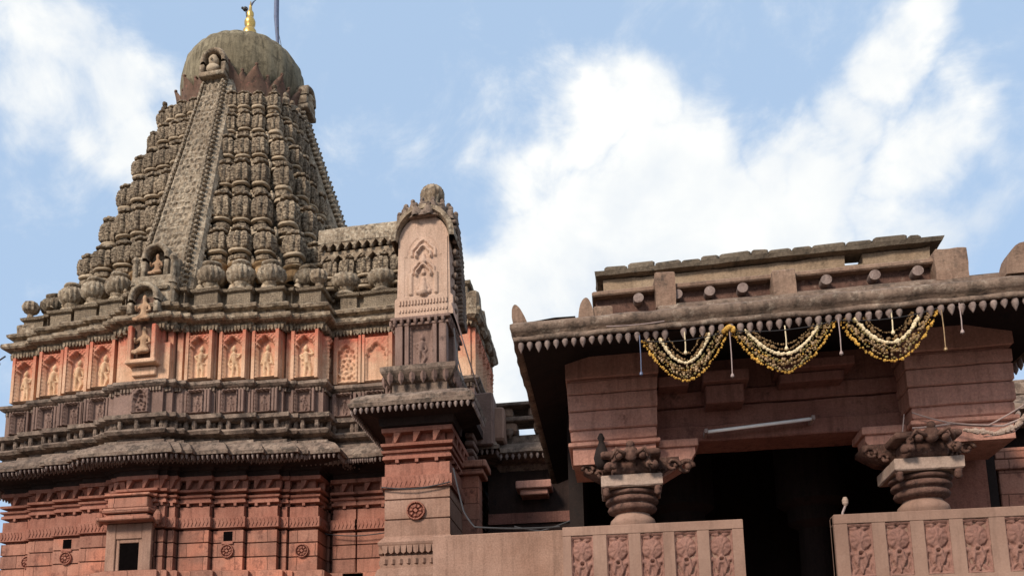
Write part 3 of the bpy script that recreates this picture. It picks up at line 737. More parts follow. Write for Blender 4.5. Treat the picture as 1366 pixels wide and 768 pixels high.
# small window in the bhadra and slits --------------------------------------------------------
wn = MB()
wx, wy = XC - .10, yb - .0
for x0, x1, z0, z1, dd in ((-.52, -.30, 4.9, 5.95, .06), (.30, .52, 4.9, 5.95, .06), (-.30, .30, 5.62, 5.95, .05)): wn.box(wx + x0, wx + x1, wy - dd - .03, wy + .05, z0, z1, .012)
wf = wn.build('window_surround', 'lowwall', tw)
wn = MB()
for x0, x1, z0, z1 in ((-.30, -.22, 4.9, 5.62), (.22, .30, 4.9, 5.62), (-.22, .22, 5.54, 5.62)): wn.box(wx + x0, wx + x1, wy - .05, wy + .04, z0, z1, .01)
wn.build('window_frame', 'lowwall', tw)
MB().box(wx - .22, wx + .22, wy - .02, wy + .03, 4.9, 5.54).build('window_dark_panel', 'black', tw)
wn = MB(); 
for z0, z1, e in ((5.96, 6.04, .62), (6.04, 6.12, .48), (6.14, 6.24, .54), (6.26, 6.50, .46), (6.50, 6.56, .52)): wn.box(wx - e, wx + e, wy - .20 - (e - .45), wy + .05, z0, z1, .02)
for sg in (-1, 1): wn.lathe(wx + sg * .66, wy - .12, [(.03, 5.90), (.09, 5.98), (.09, 6.10), (.04, 6.2)], 10)
wn.build('window_hood', 'wall', tw)
for u, v in ((1.88, 4.05), (-1.88, 4.05)):
    MB().box(XC + u - .10, XC + u + .10, YC - v - .008, YC - v + .03, 5.60, 5.80).build('slit_window', 'black', tw)
    MB().box(XC + u - .13, XC + u + .13, YC - v - .035, YC - v + .02, 5.52, 5.58, .01).build('slit_sill', 'trim', tw)
def rosette(r):
    mb = MB()
    def fn(s, t):
        x, z = (s - .5) * 2 * r, (t - .5) * 2 * r; q = sqrt(x * x + z * z) / r; a = math.atan2(z, x)
        if q >= .98: return (x / max(q, 1e-6) * .98 if q > .98 else x, .01, z / max(q, 1e-6) * .98 if q > .98 else z)
        h = .05 if q > .80 else (.008 if q > .66 else (.04 + .015 * cos(a * 8) if q > .30 else (.0 if q > .22 else .05)))
        return (x, -h, z)
    mb.grid(fn, 30, 30); return mb
ros = rosette(.15).mesh('rosette', 'trim')
for u, v in ((1.88, 4.05), (3.42, 3.75), (-1.88, 4.05), (-3.0, 3.80)): inst('rosette', ros, tw, (XC + u, YC - v - .003, 5.38))

# flag pole and lightning conductor -------------------------------------------------------------
fp = thing('flagpole', 'slim blue grey metal flag pole rising behind the gilded finial on the dome', 'flagpole', (-8.95, 21.9, 19.5))
MB().tube([(-8.95, 21.9, 19.5), (-9.0, 21.9, 21.4), (-9.06, 21.9, 22.2), (-9.10, 21.9, 24.6)], [.045, .05, .075, .07], 10).build('pole', 'steel', fp)
MB().tube([(-8.88, 21.9, 19.5), (-8.99, 21.9, 21.5), (-9.13, 21.9, 23.5)], .018, 6).build('conduit', 'cable', fp)
lc = MB().tube([(-9.70, 21.5, 22.30), (-9.64, 21.5, 22.42), (-9.50, 21.5, 22.55), (-9.42, 21.45, 22.9), (-9.42, 21.4, 23.4)], .025, 6).build('finial_cable', 'steel'); tag(lc, 'curved dark cable rising from the tip of the gilded finial', 'cable')
lc = MB().tube([(-9.0, 21.85, 21.8), (-8.75, 21.7, 20.8), (-8.4, 21.3, 20.2), (-8.1, 20.9, 19.6)], .010, 5).build('stay_wire', 'cable'); tag(lc, 'thin stay wire slanting from the flag pole down over the dome', 'wire')
bd = MB().tube([(-9.80, 21.5, 21.95), (-9.84, 21.5, 22.20)], .018, 6).ball((-9.86, 21.5, 22.26), .075, 10, 7, (1.1, .9, .9)).ball((-9.95, 21.5, 22.31), .04, 8, 6)
tag(bd.build('finial_fitting', 'cable', None, True), 'small dark knob on a thin stem at the left of the golden finial tip', 'fitting')

# ================================================================== ANTECHAMBER between tower and hall
an = thing('antechamber', 'stone antechamber with weathered ridged roof and arched red panels joining tower to pier', 'temple building', (-4.3, 18.2, 0))
AP = [(-6.2, 18.9), (-5.86, 18.9), (-5.86, 18.2), (-5.36, 18.2), (-5.36, 18.3), (-5.32, 18.3), (-5.32, 18.2), (-2.86, 18.2), (-2.86, 20.9)]
wall_stack(an, AP); dress(an, AP)
for i, x in enumerate((-5.62, -4.93)): 
    tracery_plate(.60, 1.05, i).build('arched_panel', 'band', an, True).location = (0, 0, 0)
    ob = S.collection.objects[-1]; ob.location = (x, 18.19, 9.13)
for i, x in enumerate((-5.62, -4.93)): inst('attic_figure', att_me[i], an, (x, 18.10, 8.35))
for i in range(4): inst('relief_figure', fig_me[i], an, (-2.856, 18.62 + i * .62, 9.14), pi / 2)
for x in (-5.83, -5.28, -5.22, -4.60): MB().box(x - .04, x + .04, 18.08, 18.22, 9.12, 10.22).build('pilaster_strip', 'band', an)
for y in [18.3 + .62 * i for i in range(5)]: MB().box(-2.88, -2.76, y - .05, y + .05, 9.12, 10.22).build('pilaster_strip', 'band', an)
for x in (-5.83, -5.36, -5.25, -5.17, -4.65, -4.55): MB().box(x - .028, x + .028, 17.98, 18.12, 8.34, 8.86).build('attic_pilaster', 'attic', an)
# roof: core, small tiers of spires, pots, zig-zag valance, ridge beam
MB().box(-6.3, -3.9, 18.55, 23.2, 10.9, 12.55).build('roof_core', 'tower', an)
for x in (-5.72, -4.88, -4.15):
    mb = MB().lathe(x, 18.42, [(.26, 11.30), (.26, 11.36), (.15, 11.40), (.14, 11.46), (.20, 11.50)], 18)
    mb.lathe(x, 18.42, [(.18, 11.49), (.29, 11.57), (.32, 11.68), (.27, 11.80), (.15, 11.86)], 42, 14, .32)
    mb.build('ribbed_pot', 'spine', an, True)
for i in range(7):
    column(an, 'miniature_spire', [(-6.10 + i * .40, 18.50, 11.50, .85, .185)])
zg = MB()
for row_i, (z, yy, s_) in enumerate(((12.62, 18.26, .20), (12.36, 18.34, .27))):
    n = int(2.5 / s_)
    for i in range(n):
        x = -6.3 + i * s_
        zg.extrude([(x, z - .16), (x + s_ * .5, z - .03), (x + s_, z - .16), (x + s_, z - .09), (x + s_, z + .06), (x, z + .06), (x, z - .09)], yy, yy + .14)
        zg.ball((x, yy + .02, z - .17), .045, 6, 5); 
zg.box(-6.3, -3.8, 18.30, 18.9, 12.60, 12.70, .01)
zg.rough(.008, 6).build('scalloped_valance', 'tower', an)
rb = MB(); NR = 30
def RB(s, t):
    a = t * pi; return (-6.35 + s * 2.5, 20.9 - 2.65 * cos(a), 12.68 + .52 * sin(a) ** .35 if 0 < t < 1 else 12.60)
rb.grid(RB, 40, NR); rb.rough(.012, 3).build('ridge_roof', 'spine', an, True)
# weathered cornice lumps on the far right edge
for i in range(4): MB().box(-2.90, -2.62, 17.9 + i * .8, 18.35 + i * .8, 10.3, 10.95 - .08 * i, .06).rough(.04, 3).build('corner_block', 'tower', an)

# ================================================================== PIER with aedicule
pr = thing('gabled_pier', 'projecting stone pier carrying a cream arched niche crowned by a dark ribbed ball', 'pier', (-3.36, 15.8, 0))
PP = [(-3.95, 18.2), (-3.95, 15.2), (-2.78, 15.2), (-2.78, 18.2)]
MB().sweep(PP, [(.14, 0), (.14, 4.3), (.10, 4.42), (.06, 4.45), (.06, 4.66), (.0, 4.68), (.0, 4.72), (.09, 4.86), (.10, 4.90), (.0, 5.02)]).build('base_moulding', 'lowwall', pr)
dt = MB()
for x, y, a, st_ in along(offset_path(PP, .05), .115): dt = dt; add(dt, MB().extrude([(-.04, 4.72), (.0, 4.69), (.04, 4.72), (.05, 4.84), (-.05, 4.84)], -.05, .02).move(x, y, 0, a))
for x, y, a, st_ in along(offset_path(PP, .06), .13): add(dt, MB().lathe(0, 0, [(.0, 4.5), (.042, 4.52), (.042, 4.60), (.0, 4.62)], 4).move(x, y, 0, a))
dt.build('base_dentils', 'lowwall', pr)
MB().sweep(PP, courses(5.02, 5.88, [5.32, 5.68])).build('shaft', 'lowwall', pr)
MB().sweep(PP, [(0, 5.88)] + P_FRIEZE[3:], False, .3).build('frieze_moulding', 'trim', pr)
E2 = [(.50, 7.25), (.53, 7.24), (.55, 7.31), (.50, 7.34), (.50, 7.40), (.40, 7.50), (.26, 7.56), (.0, 7.62), (-.3, 7.64)]
MB().sweep(PP[:1] + [(-3.95, 15.2), (-2.78, 15.2), (-2.78, 16.0)], E2, False, .1).rough(.014, 4).build('eave', 'eave', pr)
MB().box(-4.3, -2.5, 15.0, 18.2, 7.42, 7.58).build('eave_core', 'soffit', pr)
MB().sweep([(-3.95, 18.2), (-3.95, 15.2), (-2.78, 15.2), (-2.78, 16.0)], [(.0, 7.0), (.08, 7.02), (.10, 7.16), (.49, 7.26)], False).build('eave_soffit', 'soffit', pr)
pn = MB()
for x, y, a, st_ in along(offset_path([(-3.95, 17.5), (-3.95, 15.2), (-2.78, 15.2), (-2.78, 16.0)], .50), .105):
    add(pn, MB().lathe(0, 0, [(.010, -.03), (.032, .02), (.036, .05), (.02, .08), (.03, .10)], 6).move(x, y, 7.16, a))
pn.build('pendant_row', 'pend', pr)
dm = MB()
for x, y, a, st_ in along(offset_path(PP, .035), .085): add(dm, MB().extrude([(0, 5.90), (.036, 5.99), (0, 6.08), (-.036, 5.99)], -.02, .01).move(x, y, 0, a))
for x, y, a, st_ in along(PP, .36, .05):
    add(dm, MB().extrude([(-.06, 6.72), (-.02, 6.72), (.07, 6.90), (-.06, 6.90)], -.045, .08).move(x, y, 0, a)); add(dm, MB().box(-.03, .03, -.04, .06, 6.345, 6.405).move(x, y, 0, a))
dm.build('carved_frieze', 'trim', pr)
inst('rosette', ros, pr, (-3.38, 15.197, 5.46), 0, 1.15)
# niche stage
UP = [(-3.85, 17.0), (-3.85, 15.3), (-2.84, 15.3), (-2.84, 16.4)]
MB().sweep(UP, [(-.1, 7.55), (.0, 7.62), (.0, 7.86), (.05, 7.88), (.17, 8.02), (.19, 8.06), (.19, 8.14), (.06, 8.20), (-.02, 8.22)], False, .1).rough(.008, 4).build('niche_ledge', 'eave', pr)
row('niche_pendant', MB().lathe(0, 0, [(.004, -.08), (.05, .0), (.055, .08), (.05, .14)], 4), 'attic', pr, [(x, y, 7.88, a) for x, y, a, st_ in along(offset_path(UP, .14), .22)])
row('niche_dentil', MB().lathe(0, 0, [(.004, -.05), (.035, .0), (.04, .05), (.035, .08)], 6), 'attic', pr, [(x, y, 9.03, a) for x, y, a, st_ in along(offset_path(UP, .04), .13)])
MB().box(-3.72, -2.97, 15.42, 17.0, 8.2, 9.05).build('niche_back', 'attic', pr)
nc = MB()
for x0, x1 in ((-3.80, -3.66), (-3.62, -3.54), (-3.10, -3.02), (-2.98, -2.84)): nc.box(x0, x1, 15.29, 15.5, 8.2, 9.0, .01)
nc.box(-2.98, -2.80, 15.9, 16.3, 8.2, 9.0, .02).box(-3.84, -2.80, 15.28, 16.6, 8.98, 9.03, .008).box(-3.88, -2.76, 15.24, 16.6, 9.08, 9.14, .01)
nc.build('niche_pilasters', 'attic', pr)
fig_plate(.46, .80, 31, .07, False).move(-3.32, 15.40, 8.2).build('relief_figure', 'attic', pr, True)
# aedicule body: lofted, arched front
ab = MB(); xc_ = -3.26; Zs = [9.14 + (2.0) * i / 40 for i in range(41)]
def hwid(z):
    if z < 9.52: return .545
    if z < 10.62: return .50 - .02 * (z - 9.5)
    t = (z - 10.62) / .53; return .475 * sqrt(max(0.02, 1 - t * t))
def back(z): t = (z - 9.14) / 2.1; return 15.30 + .95 * sqrt(max(0.05, 1 - t ** 2.2))
for z in Zs:
    hw = hwid(z); yb_, yf = back(z), 15.28
    ab.v += [(xc_ - hw, yb_, z), (xc_ - hw, yf, z), (xc_ + hw, yf, z), (xc_ + hw, yb_, z)]
for j in range(40):
    for i in range(4): k = (i + 1) % 4; ab.f.append((j * 4 + i, j * 4 + k, j * 4 + 4 + k, j * 4 + 4 + i))
ab.f.append(tuple(160 + i for i in range(4)))
ab.build('aedicule', 'cream', pr)
# relief on the aedicule: nested cusped arches over a square panel
def aed(x, z):
    def hoop(zc, r0, th):                                  # pointed, cusped arch band
        a = math.atan2(z - zc, x)
        if a < -.1 or a > pi + .1: return False
        q = sqrt(x * x + (z - zc) ** 2); rr = r0 * (1 + .28 * max(0, sin(a)) ** 6 - .10 * abs(cos(3 * a)))
        return rr - th < q < rr
    if abs(x) > .44 or z < .38: return .0
    h = 0.
    if arch_in(x, z, .36, .40, 1.18, 1, .1): h = -.04
    if hoop(1.18, .27, .05): h = .03
    if hoop(1.16, .18, .04): h = .055
    if hoop(.82, .25, .05): h = .03
    if hoop(.80, .17, .04): h = .055
    for (a0, b0, a1, b1, r0, r1) in ((0, 1.06, 0, 1.20, .07, .035), (0, .46, 0, .60, .10, .07), (0, .64, 0, .72, .045, .04), (-.10, .46, .10, .46, .05, .05), (0, .84, 0, .90, .05, .03),
                                     (-.07, .60, -.13, .50, .03, .025), (.07, .60, .13, .50, .03, .025)):
        h = max(h, cap_h(x, z, a0, b0, a1, b1, r0, r1) - .01)
    if abs(x) > .21 and abs(x) < .27 and .42 < z < .84: h = .03
    return h
MB().grid(lambda s, t: (xc_ + (s - .5) * .90, 15.262 - aed((s - .5) * .90, t * 1.55), 9.14 + t * 1.55), 72, 124).build('carved_panel', 'cream', pr, True)
fl = MB()
for i in range(16): fl.box(xc_ - .46 + i * .058, xc_ - .43 + i * .058, 15.235, 15.28, 9.36, 9.46, .004)
for i in range(16): fl.box(xc_ - .46 + i * .058, xc_ - .43 + i * .058, 15.24, 15.28, 9.22, 9.28, .004)
fl.build('fluted_band', 'cream', pr)
# hood mould: thick dark arch over the niche, curving down its right flank
hm = MB(); n = 26
pts = []
for i in range(n + 1):
    a = pi * i / n; pts.append((xc_ + .53 * cos(a), 10.62 + .62 * sin(a)))
b = 0
for i, (x, z) in enumerate(pts):
    a = pi * i / n; ox, oz = cos(a), sin(a)
    hm.v += [(x - ox * .05, 15.26, z - oz * .05), (x - ox * .02, 15.14, z - oz * .02), (x + ox * .07, 15.16, z + oz * .07), (x + ox * .08, 15.70, z + oz * .08), (x - ox * .05, 15.75, z - oz * .05)]
for i in range(n):
    for j in range(5): k = (j + 1) % 5; hm.f.append((i * 5 + j, i * 5 + k, i * 5 + 5 + k, i * 5 + 5 + j))
hm.rough(.012, 5).build('hood_mould', 'tower', pr)
sd_ = MB()
for i in range(24):
    z = 9.20 + i * .078; w2 = .06 * (1 - i / 40)
    sd_.box(xc_ + .50, xc_ + .58 + w2, back(z) - .38, back(z) + .10, z, z + .07, .015)
    if i % 3 == 0: sd_.ball((xc_ + .56, 15.45, z + .05), .06, 6, 5)
sd_.rough(.012, 6).build('flank_rib', 'eave', pr)
cr = MB()
for ring_, (rz_, zz, hh) in enumerate(((.50, 11.08, .22), (.40, 11.24, .20))):
    for i in range(14):
        a = 2 * pi * i / 14 + ring_ * .2; q = petal(.11, hh, .03).move(0, 0, 0, 0); q.move(xc_ + rz_ * cos(a), 15.62 + rz_ * .85 * sin(a), zz, a + pi / 2); add(cr, q)
cr.lathe(xc_, 15.62, [(.50, 11.08), (.46, 11.2), (.36, 11.36), (.2, 11.5)], 24)
cr.rough(.008, 6).build('leaf_crown', 'eave', pr)
MB().lathe(xc_ + .10, 15.62, [(.22, 11.40), (.25, 11.46), (.16, 11.52), (.18, 11.58), (.215, 11.66), (.22, 11.75), (.195, 11.85), (.13, 11.92), (.04, 11.96)], 48, 16, .22).build('ribbed_ball', 'tower', pr, True)
# carved console on the right flank and small side pilaster
cs = MB().box(-2.80, -2.46, 16.5, 16.9, 5.0, 6.42, .01).box(-2.84, -2.36, 16.4, 17.0, 6.42, 6.52, .015).box(-2.84, -2.30, 16.35, 17.05, 6.55, 6.68, .015)
cs.build('side_pilaster', 'wall', pr)
cs = MB()
for i in range(9): cs.box(-2.80, -2.62 + .015 * (i % 2), 16.9, 17.5, 6.35 + i * .16, 6.45 + i * .16, .02)
cs.box(-2.8, -2.3, 17.4, 18.15, 7.3, 8.4, .03)
cs.rough(.015, 4).build('carved_flank', 'attic', pr)

# ================================================================== MANDAPA behind
md = thing('mandapa', 'shadowed mandapa wall with short pendant eave and parapet blocks behind the dark hall eave', 'temple building', (1.5, 19, 0))
MB().box(-2.55, 9.0, 18.4, 26, 0, 7.1).build('wall', 'soffit', md)  # wall darkened by colour to look deep in shade
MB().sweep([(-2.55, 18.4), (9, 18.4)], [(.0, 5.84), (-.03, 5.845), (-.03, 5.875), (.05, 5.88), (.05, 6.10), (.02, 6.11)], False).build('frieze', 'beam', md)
MB().sweep([(-2.30, 20.5), (-2.30, 18.4), (9, 18.4)], [(.0, 7.0), (.08, 7.12), (.55, 7.22), (.60, 7.24), (.58, 7.32), (.45, 7.42), (.2, 7.55), (-.4, 7.6)], False, .12).rough(.012, 4).build('eave', 'eave', md)
pn = MB()
for x, y, a, st_ in along(offset_path([(-2.30, 18.4), (2, 18.4)], .54), .125): add(pn, MB().lathe(0, 0, [(.010, -.03), (.034, .02), (.038, .05), (.02, .08), (.03, .10)], 6).move(x, y, 7.13, a))
pn.build('pendant_row', 'pend', md)
MB().box(-2.55, 8.8, 18.35, 18.8, 7.5, 7.78, .03).rough(.01, 4).build('parapet_base', 'eave', md)
MB().box(-2.5, -1.9, 18.2, 18.7, 7.78, 8.02, .05).box(-1.55, -.6, 18.2, 18.7, 7.78, 8.02, .05).box(-.2, 1.5, 18.2, 18.7, 7.78, 8.02, .05).rough(.01, 4).build('parapet_blocks', 'roof', md)
MB().box(-2.62, -2.12, 17.75, 18.3, 7.50, 8.22, .04).rough(.02, 3).build('carved_block', 'rail', md)
pb = MB().box(-2.52, 8.8, 18.15, 18.75, 8.02, 8.12, .02)
for x in (-2.05, -1.2, 0): pb.lathe(x, 18.2, [(.01, 7.66), (.07, 7.74), (.08, 7.82), (.06, 7.86)], 8)
pb.build('parapet_ledge', 'eave', md)
for x0, x1 in ((-2.35, -1.98), (-1.66, -1.45), (-1.0, .2)): MB().box(x0, x1, 18.2, 18.6, 8.12, 8.34, .04).rough(.01, 4).build('parapet_post', 'roof', md)
MB().box(-2.52, 2, 18.1, 18.8, 8.34, 8.42, .02).rough(.01, 4).build('parapet_coping', 'eave', md)
MB().box(-1.92, -1.20, 17.9, 18.5, 6.50, 6.66, .015).box(-1.84, -1.28, 17.98, 18.5, 6.38, 6.50, .015).build('pilaster_cap', 'hall', md)

# low wall ---------------------------------------------------------------------------------------
lw = MB().rbox(-2.74, -.40, 13.5, 13.8, 0, 4.62, .012).rough(.008, 2.5).build('low_wall', 'lowwall'); tag(lw, 'smooth tan sandstone parapet wall between the tall pier and the carved balustrade', 'wall')

# ================================================================== PILLARED HALL
hl = thing('pillared_hall', 'open pillared stone hall with pendant fringed eave, parapet roof and black interior', 'temple hall', (1.97, 12.5, 0))
X0, X1, Y0, YB = -1.10, 5.05, 10.2, 16.6
EP = [(X0, YB), (X0, Y0), (X1, Y0), (X1, YB)]
MB().sweep(EP, [(-.75, 6.46), (-.35, 6.34), (-.07, 6.20), (.0, 6.19), (.0, 6.245), (-.04, 6.26), (-.045, 6.28), (.0, 6.305), (.025, 6.35), (.02, 6.40), (-.03, 6.44), (-.12, 6.46), (-.5, 6.50), (-.75, 6.50)], False, .10).rough(.017, 4).build('eave', 'roofdark', hl, True)
MB().box(X0 + .85, X1 - .5, Y0 + .8, YB, 6.42, 6.52).build('ceiling_slab', 'shade_stone', hl)
soff = MB().sweep(EP, [(-.9, 6.43), (-.40, 6.30), (-.09, 6.185), (-.09, 6.21), (-.5, 6.34)], False); soff.build('eave_soffit', 'shade_stone', hl)  # underside coloured near black to deepen the eave shade
pen = MB().lathe(0, 0, [(.006, -.175), (.014, -.150), (.034, -.105), (.040, -.070), (.036, -.035), (.022, -.02), (.034, -.008), (.034, .0)], 10).rough(.003, 20).mesh('eave_pendant', 'pend', True)
for i in range(58):
    if i in (17, 41): continue
    inst('eave_pendant', pen, hl, (X0 + .10 + i * .1035, Y0 + .045, 6.205 + random.uniform(-.006, .006)), random.uniform(0, 6), (random.uniform(.80, 1.0), .9, random.uniform(.68, .92)))
pnr = MB()
for i in range(40): add(pnr, MB().lathe(0, 0, [(.006, -.16), (.034, -.10), (.038, -.06), (.022, -.02), (.034, 0)], 8).move(X1 - .045, Y0 + .2 + i * .15, 6.205))
pnr.build('side_pendant_row', 'pend', hl)
# roof dressing over the eave
rf = MB().box(-.12, 4.05, 10.92, 11.6, 6.60, 6.97).build('recessed_frieze', 'umber', hl)
MB().box(-.16, 4.02, 10.80, 11.6, 6.965, 7.03, .015).rough(.008, 3).build('frieze_slab', 'roof', hl)
MB().sweep([(.62, 11.4), (.62, 10.72), (4.75, 10.72), (4.75, 11.4)], [(-.1, 6.45), (-.02, 6.47), (.02, 6.60), (.0, 6.70), (-.06, 6.76), (-.12, 6.77)], False, .12).rough(.01, 3).build('roof_roll', 'roofdark', hl, True)
dsc = MB()
for q in range(1): dsc.extrude([(.062 * cos(a), .062 * sin(a)) for a in [2 * pi * i / 20 for i in range(20)]], -.07, .12)
dm_ = dsc.mesh('beam_end', 'pend')
for x in (.40, .86, 1.24, 1.62, 2.56, 3.09, 3.55): inst('beam_end', dm_, hl, (x, 10.86, 6.885))
bk = MB()
for x0, x1, z0, z1 in ((.60, .84, 6.70, 7.17), (1.95, 2.21, 6.70, 7.05), (3.72, 4.06, 6.70, 7.10), (-.16, .08, 6.50, 6.80)):
    MB().rbox(x0, x1, 10.74, 11.3, z0, z1, .02, .08).rough(.016, 6).build('roof_block', 'roof', hl)
def bump_(cx, w_, h_, y, z, lean=0):
    poly = [(cx + w_ * .5, z)] + [(cx + w_ * .5 * cos(a) + lean * sin(a), z + h_ * sin(a)) for a in [pi * i / 14 for i in range(1, 14)]] + [(cx - w_ * .5, z)]
    return MB().extrude(poly, y, y + .22)
bump_(-.24, .20, .36, 10.72, 6.56).rough(.006, 6).build('roof_knob', 'roof', hl)
bump_(X0 + .10, .17, .28, 10.28, 6.42, -.07).rough(.006, 6).build('corner_horn', 'roof', hl)
bump_(4.55, .42, .36, 10.5, 6.60).rough(.006, 6).build('roof_knob', 'roof', hl)
# upper parapet
pw = MB().rbox(-.02, 2.98, 11.6, 11.95, 7.0, 7.58, .01, .10).rbox(3.20, 3.97, 11.6, 11.95, 7.0, 7.58, .01, .10).box(2.98, 3.20, 11.6, 11.95, 7.0, 7.44)
pw.rough(.014, 4).build('parapet_wall', 'parapet', hl)
MB().box(-.06, 4.0, 11.57, 11.98, 7.0, 7.30, .01).build('parapet_course', 'roof', hl)
cp = MB()
cp.sweep([(-.10, 12.0), (-.10, 11.5), (4.10, 11.5), (4.10, 12.0)], [(-.3, 7.57), (.0, 7.60), (.02, 7.655), (-.05, 7.68), (-.4, 7.70)], False, .12)
cp.rough(.012, 3).build('parapet_cap', 'lichen', hl)
cp = MB(); x = 0.0
while x < 3.80:
    l = random.uniform(.2, .42); cp.box(x, min(x + l, 3.88), 11.52 + random.uniform(0, .03), 12.0, 7.66, 7.745 + random.uniform(-.012, .02), .022); x += l + .008
cp.rough(.012, 5).build('coping_stones', 'lichen', hl)
MB().box(-.02, 3.95, 11.95, 16.4, 6.7, 7.3).build('roof_body', 'roof', hl)
# pilaster blocks over the pillars
def block(xa, xb):
    cs_ = [(6.13, 6.44, .02), (5.93, 6.10, .0), (5.70, 5.92, -.005), (5.45, 5.69, -.01), (5.30, 5.44, -.03), (5.22, 5.28, .005), (5.12, 5.20, -.06), (5.0, 5.12, -.10)]
    mb = MB()
    for z0, z1, e in cs_: mb.rbox(xa - e, xb + e, 11.4 - e, 12.4 + e, z0, z1, .014)
    mb.box(xa + .05, xb - .05, 11.45, 12.3, 5.0, 6.4)
    mb.rough(.011, 3.5).build('architrave_block', 'hall', hl)
block(-.53, .60); block(3.50, 4.66)
def bracket(cx):
    """four armed carved bracket with volutes on the capital"""
    mb = MB()
    mb.box(cx - .36, cx + .36, 11.10, 12.3, 4.98, 5.06, .02); mb.box(cx - .24, cx + .24, 11.2, 12.2, 4.77, 4.99, .03)
    for sx in (-1, 1):
        mb.extrude([(cx + sx * .15, 4.80), (cx + sx * .40, 4.86), (cx + sx * .60, 4.99), (cx + sx * .60, 5.05), (cx + sx * .15, 5.05)][::sx], 11.52, 11.95)
        for (dx, dz, r_) in ((.52, 4.93, .085), (.38, 4.86, .06)):
            pts = [(cx + sx * (dx + r_ * (1 - t * .75) * cos(t * 7)), 11.50, dz + r_ * (1 - t * .75) * sin(t * 7)) for t in [i / 18 for i in range(19)]]
            mb.tube(pts, .022, 6)
        pts = [(cx + sx * (.16 + .10 * t), 11.30 - .26 * sin(t * 2.4), 5.0 - .22 * t + .06 * sin(t * 9)) for t in [i / 12 for i in range(13)]]
        mb.tube(pts, [.05 - .002 * i for i in range(13)], 8)
        mb.ball((cx + sx * .27, 11.08, 4.84), .06, 8, 6); mb.ball((cx + sx * .14, 11.02, 4.95), .05, 8, 6)
    mb.ball((cx, 11.02, 4.98), .085, 10, 7, (1, .8, 1.2)); mb.ball((cx, 11.0, 5.08), .05, 8, 6)
    for sx in (-1, 1): mb.tube([(cx + sx * .05, 11.0, 4.96), (cx + sx * .17, 10.96, 5.03), (cx + sx * .23, 11.0, 4.92)], [.03, .026, .02], 7)
    mb.rough(.010, 8).build('bracket_capital', 'umber', hl, True)
def pillar(cx):
    MB().rbox(cx - .37, cx + .37, 11.18, 11.92, 4.615, 4.765, .014, .08).rough(.008, 6).build('abacus', 'cap', hl)
    mb = MB().lathe(cx, 11.55, [(.25, 4.615), (.33, 4.60), (.345, 4.575), (.33, 4.55), (.27, 4.545), (.30, 4.53), (.325, 4.50), (.325, 4.47), (.27, 4.45), (.26, 4.44), (.29, 4.42), (.305, 4.39), (.29, 4.36), (.24, 4.34), (.22, 4.32)], 40)
    for sx in (-1, 1): mb.lathe(cx + sx * .31, 11.24, [(.02, 4.50), (.045, 4.53), (.04, 4.58), (.05, 4.61)], 8)
    mb.build('ring_capital', 'umber', hl, True)
    MB().lathe(cx, 11.55, [(.25, 2.6), (.25, 4.14), (.285, 4.19), (.27, 4.25), (.22, 4.30), (.21, 4.34)], 40).build('pillar_shaft', 'rail', hl, True)
for cx in (.23, 3.58): bracket(cx); pillar(cx)
# carved attendant figure with tall cap beside the left bracket
mb = MB().lathe(-.12, 11.28, [(.05, 4.88), (.085, 4.94), (.10, 5.02), (.075, 5.12), (.05, 5.18), (.03, 5.24), (.045, 5.28), (.02, 5.34)], 12)
mb.rough(.006, 8).build('bracket_figure', 'shade_stone', hl, True)
# lintels between the pillars
bm2 = MB()
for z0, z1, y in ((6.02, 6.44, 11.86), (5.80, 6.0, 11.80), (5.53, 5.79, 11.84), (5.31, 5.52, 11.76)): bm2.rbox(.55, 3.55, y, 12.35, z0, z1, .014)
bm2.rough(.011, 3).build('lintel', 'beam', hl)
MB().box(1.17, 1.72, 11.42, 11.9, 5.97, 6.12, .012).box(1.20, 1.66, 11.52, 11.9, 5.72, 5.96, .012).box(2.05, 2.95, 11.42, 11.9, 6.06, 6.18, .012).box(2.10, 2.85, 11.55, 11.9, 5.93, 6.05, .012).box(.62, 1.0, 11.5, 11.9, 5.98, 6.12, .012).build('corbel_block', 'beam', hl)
for sx, xw in ((1, .58), (-1, 3.50)):
    mb = MB()
    mb.extrude([(xw, 5.0), (xw + sx * .02, 4.80), (xw + sx * .40, 5.02), (xw + sx * .46, 5.12), (xw + sx * .46, 5.20), (xw, 5.20)][::sx], 11.62, 12.0)
    mb.box(min(xw, xw + sx * .5), max(xw, xw + sx * .5), 11.58, 12.1, 5.20, 5.30, .01)
    pts = [(xw + sx * (.33 + .10 * (1 - t * .7) * cos(t * 7)), 11.60, 4.93 + .10 * (1 - t * .7) * sin(t * 7)) for t in [i / 18 for i in range(19)]]
    mb.build('side_corbel', 'hall', hl); MB().tube(pts, .030, 6).ball((xw + sx * .36, 11.58, 4.93), .045, 8, 6).build('corbel_scroll', 'umber', hl, True)
# dark interior shell
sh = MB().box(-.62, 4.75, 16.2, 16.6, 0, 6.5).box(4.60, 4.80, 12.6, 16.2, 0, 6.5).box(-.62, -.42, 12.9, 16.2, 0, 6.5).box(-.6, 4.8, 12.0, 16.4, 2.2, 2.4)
sh.build('interior_wall', 'shade_stone', hl)
for x in (1.0, 2.9): MB().lathe(x, 14.2, [(.3, 2.4), (.24, 2.6), (.22, 4.6), (.36, 4.7), (.36, 4.9), (.5, 5.0), (.5, 6.45)], 20).build('inner_pillar', 'shade_stone', hl)
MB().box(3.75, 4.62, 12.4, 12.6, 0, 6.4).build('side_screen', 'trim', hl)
MB().box(-.70, 4.72, 11.05, 16.4, 0, 2.5).build('hall_plinth', 'wall', hl)
